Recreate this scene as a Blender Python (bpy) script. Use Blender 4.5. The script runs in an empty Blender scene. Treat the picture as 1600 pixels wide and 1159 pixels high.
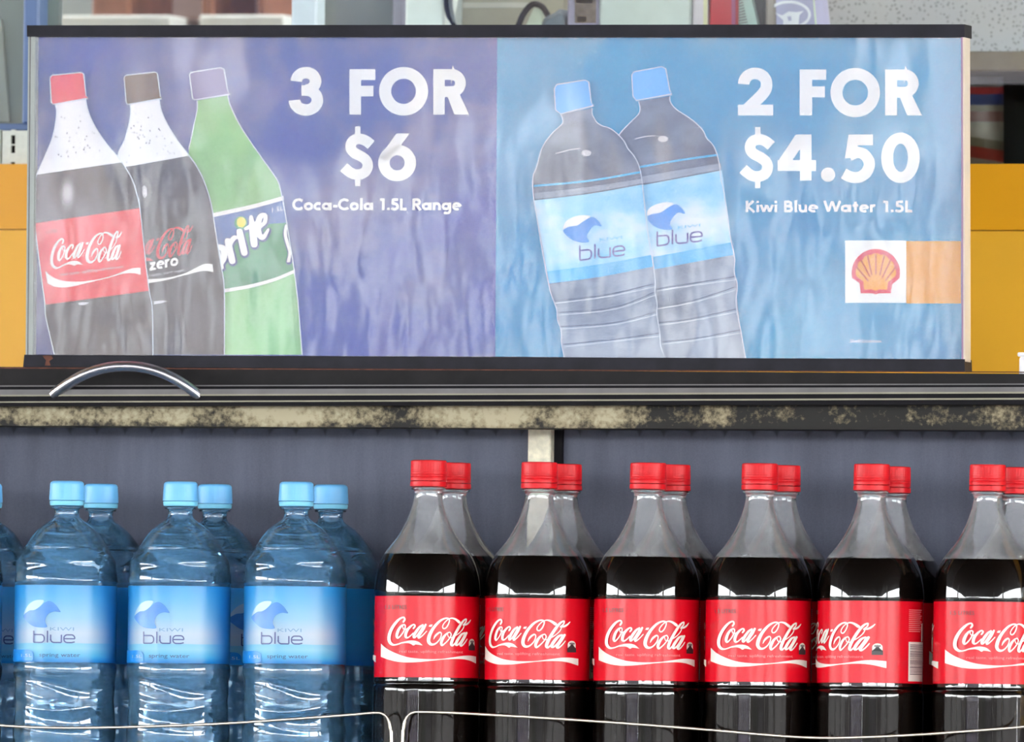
import bpy, math, random
from mathutils import Vector, Matrix
from mathutils.geometry import tessellate_polygon

random.seed(7)
scene = bpy.context.scene
COL = scene.collection
PI = math.pi
rad = math.radians

# ------------------------------------------------------------------ camera
U = 0.000527                      # metres per photo pixel at the front row of bottles
F = 24400.0                       # focal length in photo pixels
YAW, PITCH, ROLL = rad(15.0), math.atan(720.5 / F), rad(0.65)
DIST = F * U
CAM_Z = 1.15
fwd = Vector((-math.sin(YAW) * math.cos(PITCH), math.cos(YAW) * math.cos(PITCH), math.sin(PITCH)))
rgt0 = Vector((math.cos(YAW), math.sin(YAW), 0))
up0 = rgt0.cross(fwd)
rgt = rgt0 * math.cos(ROLL) + up0 * math.sin(ROLL)
upv = up0 * math.cos(ROLL) - rgt0 * math.sin(ROLL)
TARGET = Vector((0, 0, CAM_Z + DIST * math.sin(PITCH)))
CAM = TARGET - fwd * DIST

cam_data = bpy.data.cameras.new('camera')
cam = bpy.data.objects.new('camera', cam_data)
COL.objects.link(cam)
cam_data.sensor_fit = 'HORIZONTAL'
cam_data.sensor_width = 36.0
cam_data.lens = 36.0 * F / 1600.0
cam_data.clip_end = 500
M4 = Matrix(((rgt.x, upv.x, -fwd.x, CAM.x), (rgt.y, upv.y, -fwd.y, CAM.y), (rgt.z, upv.z, -fwd.z, CAM.z), (0, 0, 0, 1)))
cam.matrix_world = M4
cam_data.dof.use_dof = True
cam_data.dof.focus_distance = DIST
cam_data.dof.aperture_fstop = 16.0
scene.camera = cam

# ------------------------------------------------------------------ overcast sky
world = bpy.data.worlds.new('overcast_sky')
scene.world = world
world.use_nodes = True
wn = world.node_tree
wn.nodes['Background'].inputs[0].default_value = (0.96, 0.985, 1.0, 1)
wn.nodes['Background'].inputs[1].default_value = 14.0

scene.view_settings.view_transform = 'Standard'
scene.view_settings.look = 'None'
scene.view_settings.gamma = 1.0
scene.view_settings.use_curve_mapping = False
scene.view_settings.exposure = 0.75
scene.cycles.use_denoising = True
scene.cycles.max_bounces = 20
scene.cycles.transmission_bounces = 16
scene.cycles.glossy_bounces = 8
scene.cycles.diffuse_bounces = 4
scene.cycles.transparent_max_bounces = 40
scene.cycles.sample_clamp_indirect = 6.0


def P(px, py, Y):
    """where the sight line through photo point (px, py) meets the vertical plane at depth Y"""
    d = fwd + rgt * ((px - 800.0) / F) + upv * ((579.5 - py) / F)
    t = (Y - CAM.y) / d.y
    return CAM + d * t


# ------------------------------------------------------------------ materials
def srgb(r, g, b):
    f = lambda c: (c / 255.0 / 12.92) if c / 255.0 <= 0.04045 else ((c / 255.0 + 0.055) / 1.055) ** 2.4
    return (f(r), f(g), f(b), 1.0)


class NT:
    def __init__(self, name):
        self.m = bpy.data.materials.new(name)
        self.m.use_nodes = True
        self.t = self.m.node_tree
        self.b = self.t.nodes['Principled BSDF']
        self.out = self.t.nodes['Material Output']

    def n(self, typ, **kw):
        nd = self.t.nodes.new(typ)
        for k, v in kw.items():
            if k.startswith('i_'):
                key = k[2:]
                nd.inputs[int(key) if key.isdigit() else key.replace('_', ' ')].default_value = v
            else:
                setattr(nd, k, v)
        return nd

    def l(self, a, b):
        self.t.links.new(a, b)

    def math(self, op, a, b=None, c=None, clamp=False):
        nd = self.t.nodes.new('ShaderNodeMath')
        nd.operation = op
        nd.use_clamp = clamp
        for i, v in enumerate((a, b, c)):
            if v is None:
                continue
            if isinstance(v, (int, float)):
                nd.inputs[i].default_value = v
            else:
                self.l(v, nd.inputs[i])
        return nd.outputs[0]

    def noise(self, scale, detail=3.0, rough=0.5, vec=None, stretch=None):
        nd = self.n('ShaderNodeTexNoise', i_Scale=scale, i_Detail=detail, i_Roughness=rough)
        if vec is None:
            vec = self.n('ShaderNodeTexCoord').outputs['Object']
        if stretch:
            mp = self.n('ShaderNodeMapping')
            mp.inputs['Scale'].default_value = stretch
            self.l(vec, mp.inputs['Vector'])
            vec = mp.outputs[0]
        self.l(vec, nd.inputs['Vector'])
        return nd.outputs[0]

    def ramp(self, fac, stops):
        nd = self.n('ShaderNodeValToRGB')
        cr = nd.color_ramp
        while len(cr.elements) < len(stops):
            cr.elements.new(0.5)
        for e, (p, c) in zip(cr.elements, stops):
            e.position = p
            e.color = c
        self.l(fac, nd.inputs[0])
        return nd.outputs[0]

    def mix(self, fac, a, b):
        nd = self.n('ShaderNodeMix', data_type='RGBA')
        for sock, v in ((nd.inputs[0], fac), (nd.inputs[6], a), (nd.inputs[7], b)):
            if isinstance(v, (int, float, tuple)):
                sock.default_value = v
            else:
                self.l(v, sock)
        return nd.outputs[2]

    def bump(self, h, strength=0.3, dist=0.001, sock=None):
        nd = self.n('ShaderNodeBump', i_Strength=strength, i_Distance=dist)
        self.l(h, nd.inputs['Height'])
        self.l(nd.outputs[0], sock or self.b.inputs['Normal'])
        return nd.outputs[0]


def plain(name, col, rough=0.5, metal=0.0, spec=0.5, var=0.06, nscale=40.0, bump=0.0):
    """a procedural paint / plastic with a little mottling of its own colour"""
    t = NT(name)
    f = t.noise(nscale, 4.0)
    dark = tuple(c * (1 - var) for c in col[:3]) + (1,)
    lite = tuple(min(1, c * (1 + var)) for c in col[:3]) + (1,)
    t.l(t.ramp(f, [(0.3, dark), (0.7, lite)]), t.b.inputs['Base Color'])
    t.b.inputs['Roughness'].default_value = rough
    t.b.inputs['Metallic'].default_value = metal
    t.b.inputs['Specular IOR Level'].default_value = spec
    if bump:
        t.bump(t.noise(nscale * 6, 2.0), bump, 0.0005)
    return t.m


M = {}
M['black_rail'] = plain('black_rail_paint', srgb(36, 35, 42), 0.5, spec=0.15, bump=0.2, var=0.25)
M['black'] = plain('black_rubber', srgb(16, 14, 19), 0.6, spec=0.15, var=0.3)
M['dark_metal'] = plain('dark_metal', srgb(34, 32, 33), 0.6, spec=0.15, var=0.2)
M['grey_metal'] = plain('grey_metal', srgb(100, 97, 98), 0.45, var=0.15)
M['silver'] = plain('silver_trim', srgb(160, 166, 162), 0.45)
M['bright_edge'] = plain('bright_edge', srgb(132, 128, 110), 0.35, 0.4)
M['rust'] = plain('rusty_edge', srgb(88, 50, 36), 0.8, var=0.5, nscale=120)
M['chrome'] = plain('chrome', srgb(232, 228, 238), 0.3, 1.0, var=0.02)
M['wire'] = plain('plated_wire', srgb(225, 215, 195), 0.2, 0.9, var=0.03)
M['cap_red'] = plain('red_cap_plastic', srgb(214, 16, 28), 0.4, spec=0.3, var=0.03)
M['cap_blue'] = plain('light_blue_cap_plastic', srgb(112, 190, 244), 0.4, var=0.03)
M['ring_blue'] = plain('pale_blue_ring_plastic', srgb(130, 210, 240), 0.35, var=0.03)
M['label_red'] = plain('red_label_film', srgb(218, 12, 34), 0.16, spec=0.4, var=0.02)
M['label_white'] = plain('white_label_ink', srgb(235, 232, 222), 0.25, var=0.02)
M['label_dark'] = plain('dark_label_ink', srgb(70, 10, 18), 0.3, var=0.05)
M['label_pink'] = plain('faint_label_ink', srgb(235, 130, 135), 0.3, var=0.05)
M['ink_black'] = plain('black_ink', srgb(45, 40, 42), 0.3)
M['ink_grey'] = plain('grey_ink', srgb(120, 112, 112), 0.3)
M['ink_navy'] = plain('navy_ink', srgb(62, 84, 150), 0.3)
M['ink_sky'] = plain('sky_blue_ink', srgb(120, 170, 215), 0.3)
M['wave_blue'] = plain('wave_blue_ink', srgb(70, 140, 220), 0.3, var=0.12, nscale=90)
M['wave_pale'] = plain('wave_pale_ink', srgb(175, 208, 230), 0.3)
M['label_bluespot'] = plain('label_blue_spot_ink', srgb(30, 140, 225), 0.3)


def mat_pet(name, haze, tint=(1, 1, 1, 1), ior=1.5, hcol=(0.8, 0.82, 0.85, 1)):
    """thin clear plastic wall: it mirrors a little and lets the rest straight through"""
    t = NT(name)
    t.t.nodes.remove(t.b)
    tr = t.n('ShaderNodeBsdfTransparent')
    tr.inputs[0].default_value = tint
    gl = t.n('ShaderNodeBsdfGlossy')
    gl.inputs['Roughness'].default_value = 0.02
    gl.inputs[0].default_value = (1, 1, 1, 1)
    fr = t.n('ShaderNodeFresnel')
    fr.inputs[0].default_value = ior
    body = tr.outputs[0]
    if haze > 0:
        df = t.n('ShaderNodeBsdfDiffuse')
        df.inputs[0].default_value = hcol
        mx = t.n('ShaderNodeMixShader')
        hz = t.math('MULTIPLY', t.noise(60, 5.0), haze * 2.0, clamp=True)
        t.l(hz, mx.inputs[0])
        t.l(tr.outputs[0], mx.inputs[1])
        t.l(df.outputs[0], mx.inputs[2])
        body = mx.outputs[0]
    ms = t.n('ShaderNodeMixShader')
    t.l(fr.outputs[0], ms.inputs[0])
    t.l(body, ms.inputs[1])
    t.l(gl.outputs[0], ms.inputs[2])
    t.l(ms.outputs[0], t.out.inputs[0])
    return t.m


M['pet_mist'] = mat_pet('clear_plastic_misted', 0.22)
M['pet_cola'] = mat_pet('clear_plastic_wet', 0.0)
M['pet_water'] = mat_pet('blue_tinted_plastic', 0.20, (0.86, 0.95, 1.0, 1), 1.5, (0.22, 0.54, 0.90, 1))  # blue haze stands in for label colour refracted through the bottle


def mat_water():
    t = NT('clear_water')
    t.t.nodes.remove(t.b)
    g = t.n('ShaderNodeBsdfGlass')
    g.inputs['Color'].default_value = (0.93, 0.975, 1.0, 1)
    g.inputs['Roughness'].default_value = 0.0
    g.inputs['IOR'].default_value = 1.33
    t.l(g.outputs[0], t.out.inputs[0])
    return t.m


M['water'] = mat_water()
M['cola'] = plain('dark_cola', (0.006, 0.0035, 0.0025, 1), 0.06, spec=0.12, var=0.1)


def mat_water_label():
    t = NT('blue_water_label_print')
    uv = t.n('ShaderNodeUVMap')
    sp = t.n('ShaderNodeSeparateXYZ')
    t.l(uv.outputs[0], sp.inputs[0])
    u, v = sp.outputs[0], sp.outputs[1]
    ns = t.noise(9, 3.0)
    vv = t.math('ADD', v, t.math('MULTIPLY', t.math('SUBTRACT', ns, 0.5), 0.10))
    c = t.ramp(vv, [(0.0, srgb(20, 140, 225)), (0.07, srgb(90, 200, 246)), (0.17, srgb(150, 222, 250)), (0.235, srgb(140, 216, 248)),
                    (0.25, srgb(200, 222, 240)), (0.38, srgb(212, 228, 244)), (0.58, srgb(160, 216, 248)), (0.85, srgb(104, 198, 252)), (1.0, srgb(70, 176, 248))])
    # the print turns to plain blue away from the front design
    d = t.math('ABSOLUTE', t.math('SUBTRACT', u, 0.485))
    dd = t.math('ADD', d, t.math('MULTIPLY', t.math('SUBTRACT', v, 0.5), 0.05))
    s = t.n('ShaderNodeMapRange', interpolation_type='SMOOTHSTEP')
    s.inputs[1].default_value = 0.09
    s.inputs[2].default_value = 0.215
    t.l(dd, s.inputs[0])
    side = t.ramp(v, [(0.0, srgb(16, 110, 205)), (0.25, srgb(52, 156, 230)), (1.0, srgb(40, 156, 238))])
    t.l(t.mix(s.outputs[0], c, side), t.b.inputs['Base Color'])
    t.b.inputs['Roughness'].default_value = 0.18
    t.b.inputs['Specular IOR Level'].default_value = 0.5
    tl = t.n('ShaderNodeBsdfTranslucent')
    tl.inputs[0].default_value = (0.25, 0.6, 0.9, 1)
    ms = t.n('ShaderNodeMixShader')
    ms.inputs[0].default_value = 0.3
    t.l(t.b.outputs[0], ms.inputs[1])
    t.l(tl.outputs[0], ms.inputs[2])
    t.l(ms.outputs[0], t.out.inputs[0])
    return t.m


M['label_water'] = mat_water_label()


def mat_beam():
    t = NT('mould_stained_cream_paint')
    tc = t.n('ShaderNodeTexCoord').outputs['Object']
    sp = t.n('ShaderNodeSeparateXYZ')
    t.l(tc, sp.inputs[0])
    n1 = t.noise(55, 6.0, 0.65, tc)
    n2 = t.noise(22, 3.0, 0.5, tc, (1.0, 1.0, 0.35))
    n3 = t.noise(220, 3.0, 0.6, tc)
    gx = t.n('ShaderNodeMapRange')
    gx.inputs[1].default_value, gx.inputs[2].default_value = -0.02, 0.20
    gx.inputs[3].default_value, gx.inputs[4].default_value = -0.17, 0.22
    t.l(sp.outputs[0], gx.inputs[0])
    gz = t.n('ShaderNodeMapRange')       # mould creeps up from the lower edge
    gz.inputs[1].default_value, gz.inputs[2].default_value = 0.0, 0.007
    gz.inputs[3].default_value, gz.inputs[4].default_value = 0.24, 0.0
    t.l(sp.outputs[2], gz.inputs[0])
    gt = t.n('ShaderNodeMapRange')       # and dirt runs down from the upper one
    gt.inputs[1].default_value, gt.inputs[2].default_value = 0.010, 0.018
    gt.inputs[3].default_value, gt.inputs[4].default_value = 0.0, 0.05
    t.l(sp.outputs[2], gt.inputs[0])
    n4 = t.noise(18, 2.0, 0.5, tc, (1.0, 1.0, 0.05))
    gt2 = t.math('MULTIPLY', t.math('SUBTRACT', n4, 0.5), 1.1)
    s = t.math('ADD', t.math('ADD', gx.outputs[0], gz.outputs[0]), gt.outputs[0])
    s = t.math('ADD', s, gt2)
    s = t.math('ADD', s, t.math('MULTIPLY', n1, 0.75))
    s = t.math('ADD', s, t.math('MULTIPLY', n2, 0.55))
    s = t.math('ADD', s, t.math('MULTIPLY', t.math('SUBTRACT', n3, 0.3), 0.6))
    c = t.ramp(s, [(0.50, srgb(176, 166, 138)), (0.70, srgb(146, 135, 108)), (0.86, srgb(88, 80, 62)), (0.99, srgb(28, 26, 24))])
    t.l(c, t.b.inputs['Base Color'])
    t.b.inputs['Roughness'].default_value = 0.75
    t.bump(n1, 0.4, 0.0008)
    return t.m


M['beam'] = mat_beam()


def mat_panel():
    t = NT('wet_grey_back_panel')
    tc = t.n('ShaderNodeTexCoord').outputs['Object']
    sp = t.n('ShaderNodeSeparateXYZ')
    t.l(tc, sp.inputs[0])
    x, z = sp.outputs[0], sp.outputs[2]
    nz = t.noise(30, 2.0, 0.5, tc)
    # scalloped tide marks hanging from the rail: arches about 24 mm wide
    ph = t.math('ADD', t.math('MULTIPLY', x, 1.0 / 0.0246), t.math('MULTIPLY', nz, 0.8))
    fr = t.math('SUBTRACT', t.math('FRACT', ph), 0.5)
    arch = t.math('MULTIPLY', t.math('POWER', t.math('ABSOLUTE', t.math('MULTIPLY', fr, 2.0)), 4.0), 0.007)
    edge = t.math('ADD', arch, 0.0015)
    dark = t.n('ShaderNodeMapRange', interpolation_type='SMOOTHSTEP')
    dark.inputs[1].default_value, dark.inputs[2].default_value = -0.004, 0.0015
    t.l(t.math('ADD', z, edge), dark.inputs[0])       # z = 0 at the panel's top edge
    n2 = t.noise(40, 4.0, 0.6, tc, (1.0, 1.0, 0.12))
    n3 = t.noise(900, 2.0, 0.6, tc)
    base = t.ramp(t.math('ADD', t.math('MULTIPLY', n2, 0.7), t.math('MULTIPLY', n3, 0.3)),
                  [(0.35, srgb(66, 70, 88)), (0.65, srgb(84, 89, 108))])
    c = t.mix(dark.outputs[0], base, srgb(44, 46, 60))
    t.l(c, t.b.inputs['Base Color'])
    t.b.inputs['Roughness'].default_value = 0.5
    return t.m


M['panel'] = mat_panel()
M['post'] = plain('cream_post_paint', srgb(226, 220, 196), 0.6, var=0.2, nscale=150)
M['yellow'] = plain('yellow_fascia_paint', srgb(240, 168, 20), 0.4, var=0.04, nscale=6)
M['yellow_light'] = plain('pale_yellow_fascia_paint', srgb(246, 182, 48), 0.4, var=0.06, nscale=6)
M['white_gloss'] = plain('white_plastic', srgb(238, 236, 240), 0.3, var=0.02)


def mat_printed_blue(name, stops, nscale, var):
    t = NT(name)
    tc = t.n('ShaderNodeTexCoord').outputs['Object']
    n1 = t.noise(nscale, 4.0, 0.55, tc, (1.0, 1.0, 1.6))
    t.l(t.ramp(n1, stops), t.b.inputs['Base Color'])
    t.b.inputs['Roughness'].default_value = 0.5
    t.b.inputs['Specular IOR Level'].default_value = 0.2
    return t.m


def ink(name, c, var=0.05, nscale=25):
    return plain('print_' + name, c, 0.6, spec=0.15, var=var, nscale=nscale)


M['p_violet'] = mat_printed_blue('print_violet_blue', [(0.36, srgb(0, 46, 150)), (0.5, srgb(30, 64, 146)), (0.64, srgb(90, 90, 142))], 7, 0)  # mottling paints in the pale reflections lying over the violet print
M['p_sky'] = mat_printed_blue('print_sky_blue', [(0.3, srgb(0, 124, 176)), (0.7, srgb(0, 144, 188))], 6, 0)
M['p_white'] = ink('white', srgb(232, 232, 232), 0.01)
M['p_outline'] = ink('outline_white', srgb(196, 206, 222), 0.02)
M['p_red'] = ink('red', srgb(216, 30, 50), 0.05)
M['p_redcap'] = ink('red_cap', srgb(222, 50, 66), 0.05)
M['p_browncap'] = ink('brown_cap', srgb(88, 62, 40), 0.25, 60)
M['p_violetcap'] = ink('violet_cap', srgb(112, 102, 150), 0.1)
M['p_neck'] = ink('pale_neck', srgb(232, 232, 238), 0.05)
M['p_cola'] = ink('cola_brown', srgb(58, 50, 52), 0.35, 14)
M['p_zero'] = ink('cola_black', srgb(48, 46, 56), 0.3, 14)
M['p_green'] = ink('bottle_green', srgb(118, 176, 108), 0.18, 20)
M['p_palegreen'] = ink('pale_green', srgb(140, 196, 134), 0.12, 20)
M['p_deepgreen'] = ink('deep_green', srgb(58, 138, 96), 0.12, 20)
M['p_labelblue'] = ink('label_blue', srgb(44, 92, 160), 0.15, 20)
M['p_yellow'] = ink('yellow', srgb(214, 146, 20), 0.03)
M['p_lemon'] = ink('lemon', srgb(224, 212, 66), 0.05)
M['p_emblemred'] = ink('emblem_red', srgb(208, 24, 56), 0.04)
M['p_emblemyellow'] = ink('emblem_yellow', srgb(226, 150, 30), 0.04)
M['p_rib'] = ink('emblem_rib', srgb(176, 52, 16), 0.04)
M['p_cola_red_text'] = ink('cola_red_text', srgb(196, 40, 56), 0.05)
M['p_navy'] = ink('navy', srgb(30, 58, 118), 0.05)
M['p_watergrey'] = mat_printed_blue('print_bottle_grey', [(0.3, srgb(50, 66, 92)), (0.5, srgb(88, 100, 122)), (0.7, srgb(130, 144, 164))], 16, 0)
M['p_waterlow'] = mat_printed_blue('print_bottle_pale_grey', [(0.3, srgb(92, 106, 128)), (0.5, srgb(136, 150, 170)), (0.7, srgb(160, 172, 188))], 16, 0)
M['p_watercap'] = ink('water_cap', srgb(100, 178, 238), 0.05)
M['p_skylabel'] = mat_printed_blue('print_bottle_label', [(0.35, srgb(84, 178, 230)), (0.5, srgb(142, 204, 236)), (0.65, srgb(216, 226, 238))], 14, 0)
M['p_cyan'] = ink('cyan_band', srgb(70, 176, 228), 0.12)
M['p_blue'] = ink('wave_blue', srgb(50, 140, 222), 0.12)
M['p_purple'] = ink('purple_text', srgb(96, 92, 160), 0.05)
M['p_droplet'] = ink('droplet', srgb(120, 120, 132), 0.1)
M['p_glint'] = ink('glint', srgb(190, 190, 200), 0.05)
M['p_dim'] = ink('dim_line', srgb(74, 84, 112), 0.1)


def mat_cover():
    """clear, slightly wavy acrylic sheet over the poster"""
    t = NT('wavy_clear_acrylic')
    t.t.nodes.remove(t.b)
    tc = t.n('ShaderNodeTexCoord').outputs['Object']
    n1 = t.noise(11, 2.0, 0.5, tc, (1.0, 1.0, 0.45))
    n2 = t.noise(34, 2.0, 0.5, tc, (1.0, 1.0, 0.5))
    h = t.math('ADD', n1, t.math('MULTIPLY', n2, 0.16))
    bp = t.n('ShaderNodeBump', i_Strength=1.0, i_Distance=0.00028)
    t.l(h, bp.inputs['Height'])
    tr = t.n('ShaderNodeBsdfTransparent')
    gl = t.n('ShaderNodeBsdfGlossy')
    gl.inputs['Roughness'].default_value = 0.012
    t.l(bp.outputs[0], gl.inputs['Normal'])
    df = t.n('ShaderNodeBsdfDiffuse')
    df.inputs[0].default_value = (0.85, 0.87, 0.9, 1)
    m1 = t.n('ShaderNodeMixShader')       # pale diffuse film stands in for the veil of reflections
    m1.inputs[0].default_value = 0.13
    t.l(tr.outputs[0], m1.inputs[1])
    t.l(df.outputs[0], m1.inputs[2])
    m2 = t.n('ShaderNodeMixShader')
    m2.inputs[0].default_value = 0.085
    t.l(m1.outputs[0], m2.inputs[1])
    t.l(gl.outputs[0], m2.inputs[2])
    t.l(m2.outputs[0], t.out.inputs[0])
    return t.m


M['cover'] = mat_cover()
M['window_glass'] = mat_pet('window_glass', 0.0, (0.94, 0.97, 0.96, 1), 1.28)


# ------------------------------------------------------------------ mesh building
class MB:
    def __init__(self):
        self.v, self.f, self.mi, self.uv, self.mats, self.smooth = [], [], [], {}, [], []

    def slot(self, mat):
        if mat not in self.mats:
            self.mats.append(mat)
        return self.mats.index(mat)

    def face(self, idx, mat, smooth=False):
        self.f.append(tuple(idx))
        self.mi.append(self.slot(mat))
        self.smooth.append(smooth)

    def add(self, pts):
        i = len(self.v)
        self.v.extend([tuple(p) for p in pts])
        return list(range(i, len(self.v)))

    def poly(self, pts, mat):
        """any simple polygon, as triangles; faces are turned towards -Y / outwards by the caller's order"""
        q = []
        for p in pts:
            p = Vector(p)
            if not q or (p - q[-1]).length > 2e-6:
                q.append(p)
        if len(q) > 2 and (q[0] - q[-1]).length < 2e-6:
            q.pop()
        pts = q
        if len(pts) < 3:
            return
        idx = self.add(pts)
        for tri in tessellate_polygon([pts]):
            self.face([idx[k] for k in tri], mat)

    def strip(self, A, B, mat, smooth=False):
        ia, ib = self.add(A), self.add(B)
        for k in range(len(A) - 1):
            self.face((ia[k], ia[k + 1], ib[k + 1], ib[k]), mat, smooth)

    def box(self, x0, x1, y0, y1, z0, z1, mat, bev=0.0):
        if bev <= 0:
            c = [(x, y, z) for z in (z0, z1) for y in (y0, y1) for x in (x0, x1)]
            i = self.add(c)
            for q in ((0, 2, 3, 1), (4, 5, 7, 6), (0, 1, 5, 4), (2, 6, 7, 3), (0, 4, 6, 2), (1, 3, 7, 5)):
                self.face([i[k] for k in q], mat)
            return
        # chamfered box: rounded rectangle in X-Z, drawn through Y with a small lip at both ends
        b = bev
        ring = []
        for cx, cz, a0 in ((x1 - b, z1 - b, 0), (x0 + b, z1 - b, 90), (x0 + b, z0 + b, 180), (x1 - b, z0 + b, 270)):
            for k in range(4):
                a = rad(a0 + 30 * k)
                ring.append((cx + b * math.cos(a), cz + b * math.sin(a)))
        mx, mz = (x0 + x1) / 2, (z0 + z1) / 2
        sx, sz = 1 - 2 * b / (x1 - x0), 1 - 2 * b / (z1 - z0)
        loops = []
        for y, s in ((y0, 1), (y0 + b, 0), (y1 - b, 0), (y1, 1)):
            loops.append(self.add([((mx + (x - mx) * sx) if s else x, y, (mz + (z - mz) * sz) if s else z) for x, z in ring]))
        n = len(ring)
        for a, c in zip(loops, loops[1:]):
            for k in range(n):
                self.face((a[k], c[k], c[(k + 1) % n], a[(k + 1) % n]), mat)
        self.face(loops[0], mat)
        self.face(loops[-1][::-1], mat)

    def lathe(self, prof, n, mat, rfun=None, cap0=False, cap1=False, a0=0.0, a1=2 * PI):
        full = abs(a1 - a0 - 2 * PI) < 1e-6
        m = n if full else n + 1
        rows = []
        for r, z in prof:
            pts = []
            for k in range(m):
                a = a0 + (a1 - a0) * k / n
                rr, zz = (r, z) if rfun is None else rfun(r, z, a)
                pts.append((rr * math.sin(a), -rr * math.cos(a), zz))
            rows.append(self.add(pts))
        for lo, hi in zip(rows, rows[1:]):
            for k in range(n):
                k2 = (k + 1) % m
                self.face((lo[k], lo[k2], hi[k2], hi[k]), mat, True)
        if cap0:
            self.face(rows[0][::-1], mat)
        if cap1:
            self.face(rows[-1], mat)
        return rows

    def tube(self, pts, r, mat, n=10, flat=1.0):
        pts = [Vector(p) for p in pts]
        rows = []
        ref = Vector((0, 1, 0))
        for i, p in enumerate(pts):
            t = (pts[min(i + 1, len(pts) - 1)] - pts[max(i - 1, 0)]).normalized()
            a = ref if abs(t.dot(ref)) < 0.95 else Vector((1, 0, 0))
            s = t.cross(a).normalized()
            q = s.cross(t).normalized()
            rows.append(self.add([p + s * (r * math.cos(2 * PI * k / n)) + q * (r * flat * math.sin(2 * PI * k / n)) for k in range(n)]))
        for lo, hi in zip(rows, rows[1:]):
            for k in range(n):
                self.face((lo[k], lo[(k + 1) % n], hi[(k + 1) % n], hi[k]), mat, True)
        self.face(rows[0][::-1], mat)
        self.face(rows[-1], mat)

    def build(self, name, parent=None, sharp=35):
        me = bpy.data.meshes.new(name)
        me.from_pydata(self.v, [], self.f)
        for m in self.mats:
            me.materials.append(m)
        me.polygons.foreach_set('material_index', self.mi)
        me.polygons.foreach_set('use_smooth', self.smooth)
        if self.uv:
            lay = me.uv_layers.new(name='UVMap')
            for lp in me.loops:
                lay.data[lp.index].uv = self.uv.get(lp.vertex_index, (0.5, 0.5))
        me.update()
        if any(self.smooth) and sharp:
            me.set_sharp_from_angle(angle=rad(sharp))
        o = bpy.data.objects.new(name, me)
        COL.objects.link(o)
        if parent is not None:
            o.parent = parent
        return o


def tag(o, label=None, cat=None, group=None, kind=None):
    if label:
        o['label'] = label
    if cat:
        o['category'] = cat
    if group:
        o['group'] = group
    if kind:
        o['kind'] = kind
    return o


def empty(name, loc=(0, 0, 0), rz=0.0):
    o = bpy.data.objects.new(name, None)
    COL.objects.link(o)
    o.empty_display_size = 0.05
    o.location = loc
    o.rotation_euler = (0, 0, rz)
    return o


def structure(mb, name):
    return tag(mb.build(name), kind='structure')


def copy_tree(o, parent=None):
    c = o.copy()
    COL.objects.link(c)
    if parent is not None:
        c.parent = parent
    for ch in [x for x in bpy.data.objects if x.parent == o]:
        copy_tree(ch, c)
    return c


# ------------------------------------------------------------------ drawing (strokes, letters) in photo-pixel paper coordinates
def catmull(pts, sub=6, closed=False):
    n = len(pts)
    out = []
    rng = range(n if closed else n - 1)
    for i in rng:
        if closed:
            p0, p1, p2, p3 = pts[(i - 1) % n], pts[i], pts[(i + 1) % n], pts[(i + 2) % n]
        else:
            p0, p1, p2, p3 = pts[max(i - 1, 0)], pts[i], pts[i + 1], pts[min(i + 2, n - 1)]
        for k in range(sub):
            t = k / sub
            out.append(tuple(0.5 * ((2 * b) + (-a + c) * t + (2 * a - 5 * b + 4 * c - d) * t * t + (-a + 3 * b - 3 * c + d) * t ** 3)
                             for a, b, c, d in zip(p0, p1, p2, p3)))
    out.append(tuple(pts[0]) if closed else tuple(pts[-1]))
    return out


def arc(cx, cy, rx, ry, a0, a1, n=18):
    """degrees, y upwards on the page means smaller y; 0 = right, 90 = top"""
    return [(cx + rx * math.cos(rad(a0 + (a1 - a0) * k / n)), cy - ry * math.sin(rad(a0 + (a1 - a0) * k / n))) for k in range(n + 1)]


def stroke_edges(pts, w):
    L, R = [], []
    n = len(pts)
    for i in range(n):
        ax, ay = pts[max(i - 1, 0)][:2]
        bx, by = pts[min(i + 1, n - 1)][:2]
        tx, ty = bx - ax, by - ay
        d = math.hypot(tx, ty) or 1e-9
        nx, ny = -ty / d, tx / d
        hw = (pts[i][2] if len(pts[i]) > 2 else w) / 2
        # mitre for inner corners
        if 0 < i < n - 1:
            ux, uy = pts[i][0] - ax, pts[i][1] - ay
            du = math.hypot(ux, uy) or 1e-9
            c = abs((ux / du) * (tx / d) + (uy / du) * (ty / d))
            hw = hw / max(c, 0.6)
        L.append((pts[i][0] + nx * hw, pts[i][1] + ny * hw))
        R.append((pts[i][0] - nx * hw, pts[i][1] - ny * hw))
    return L, R


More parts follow.
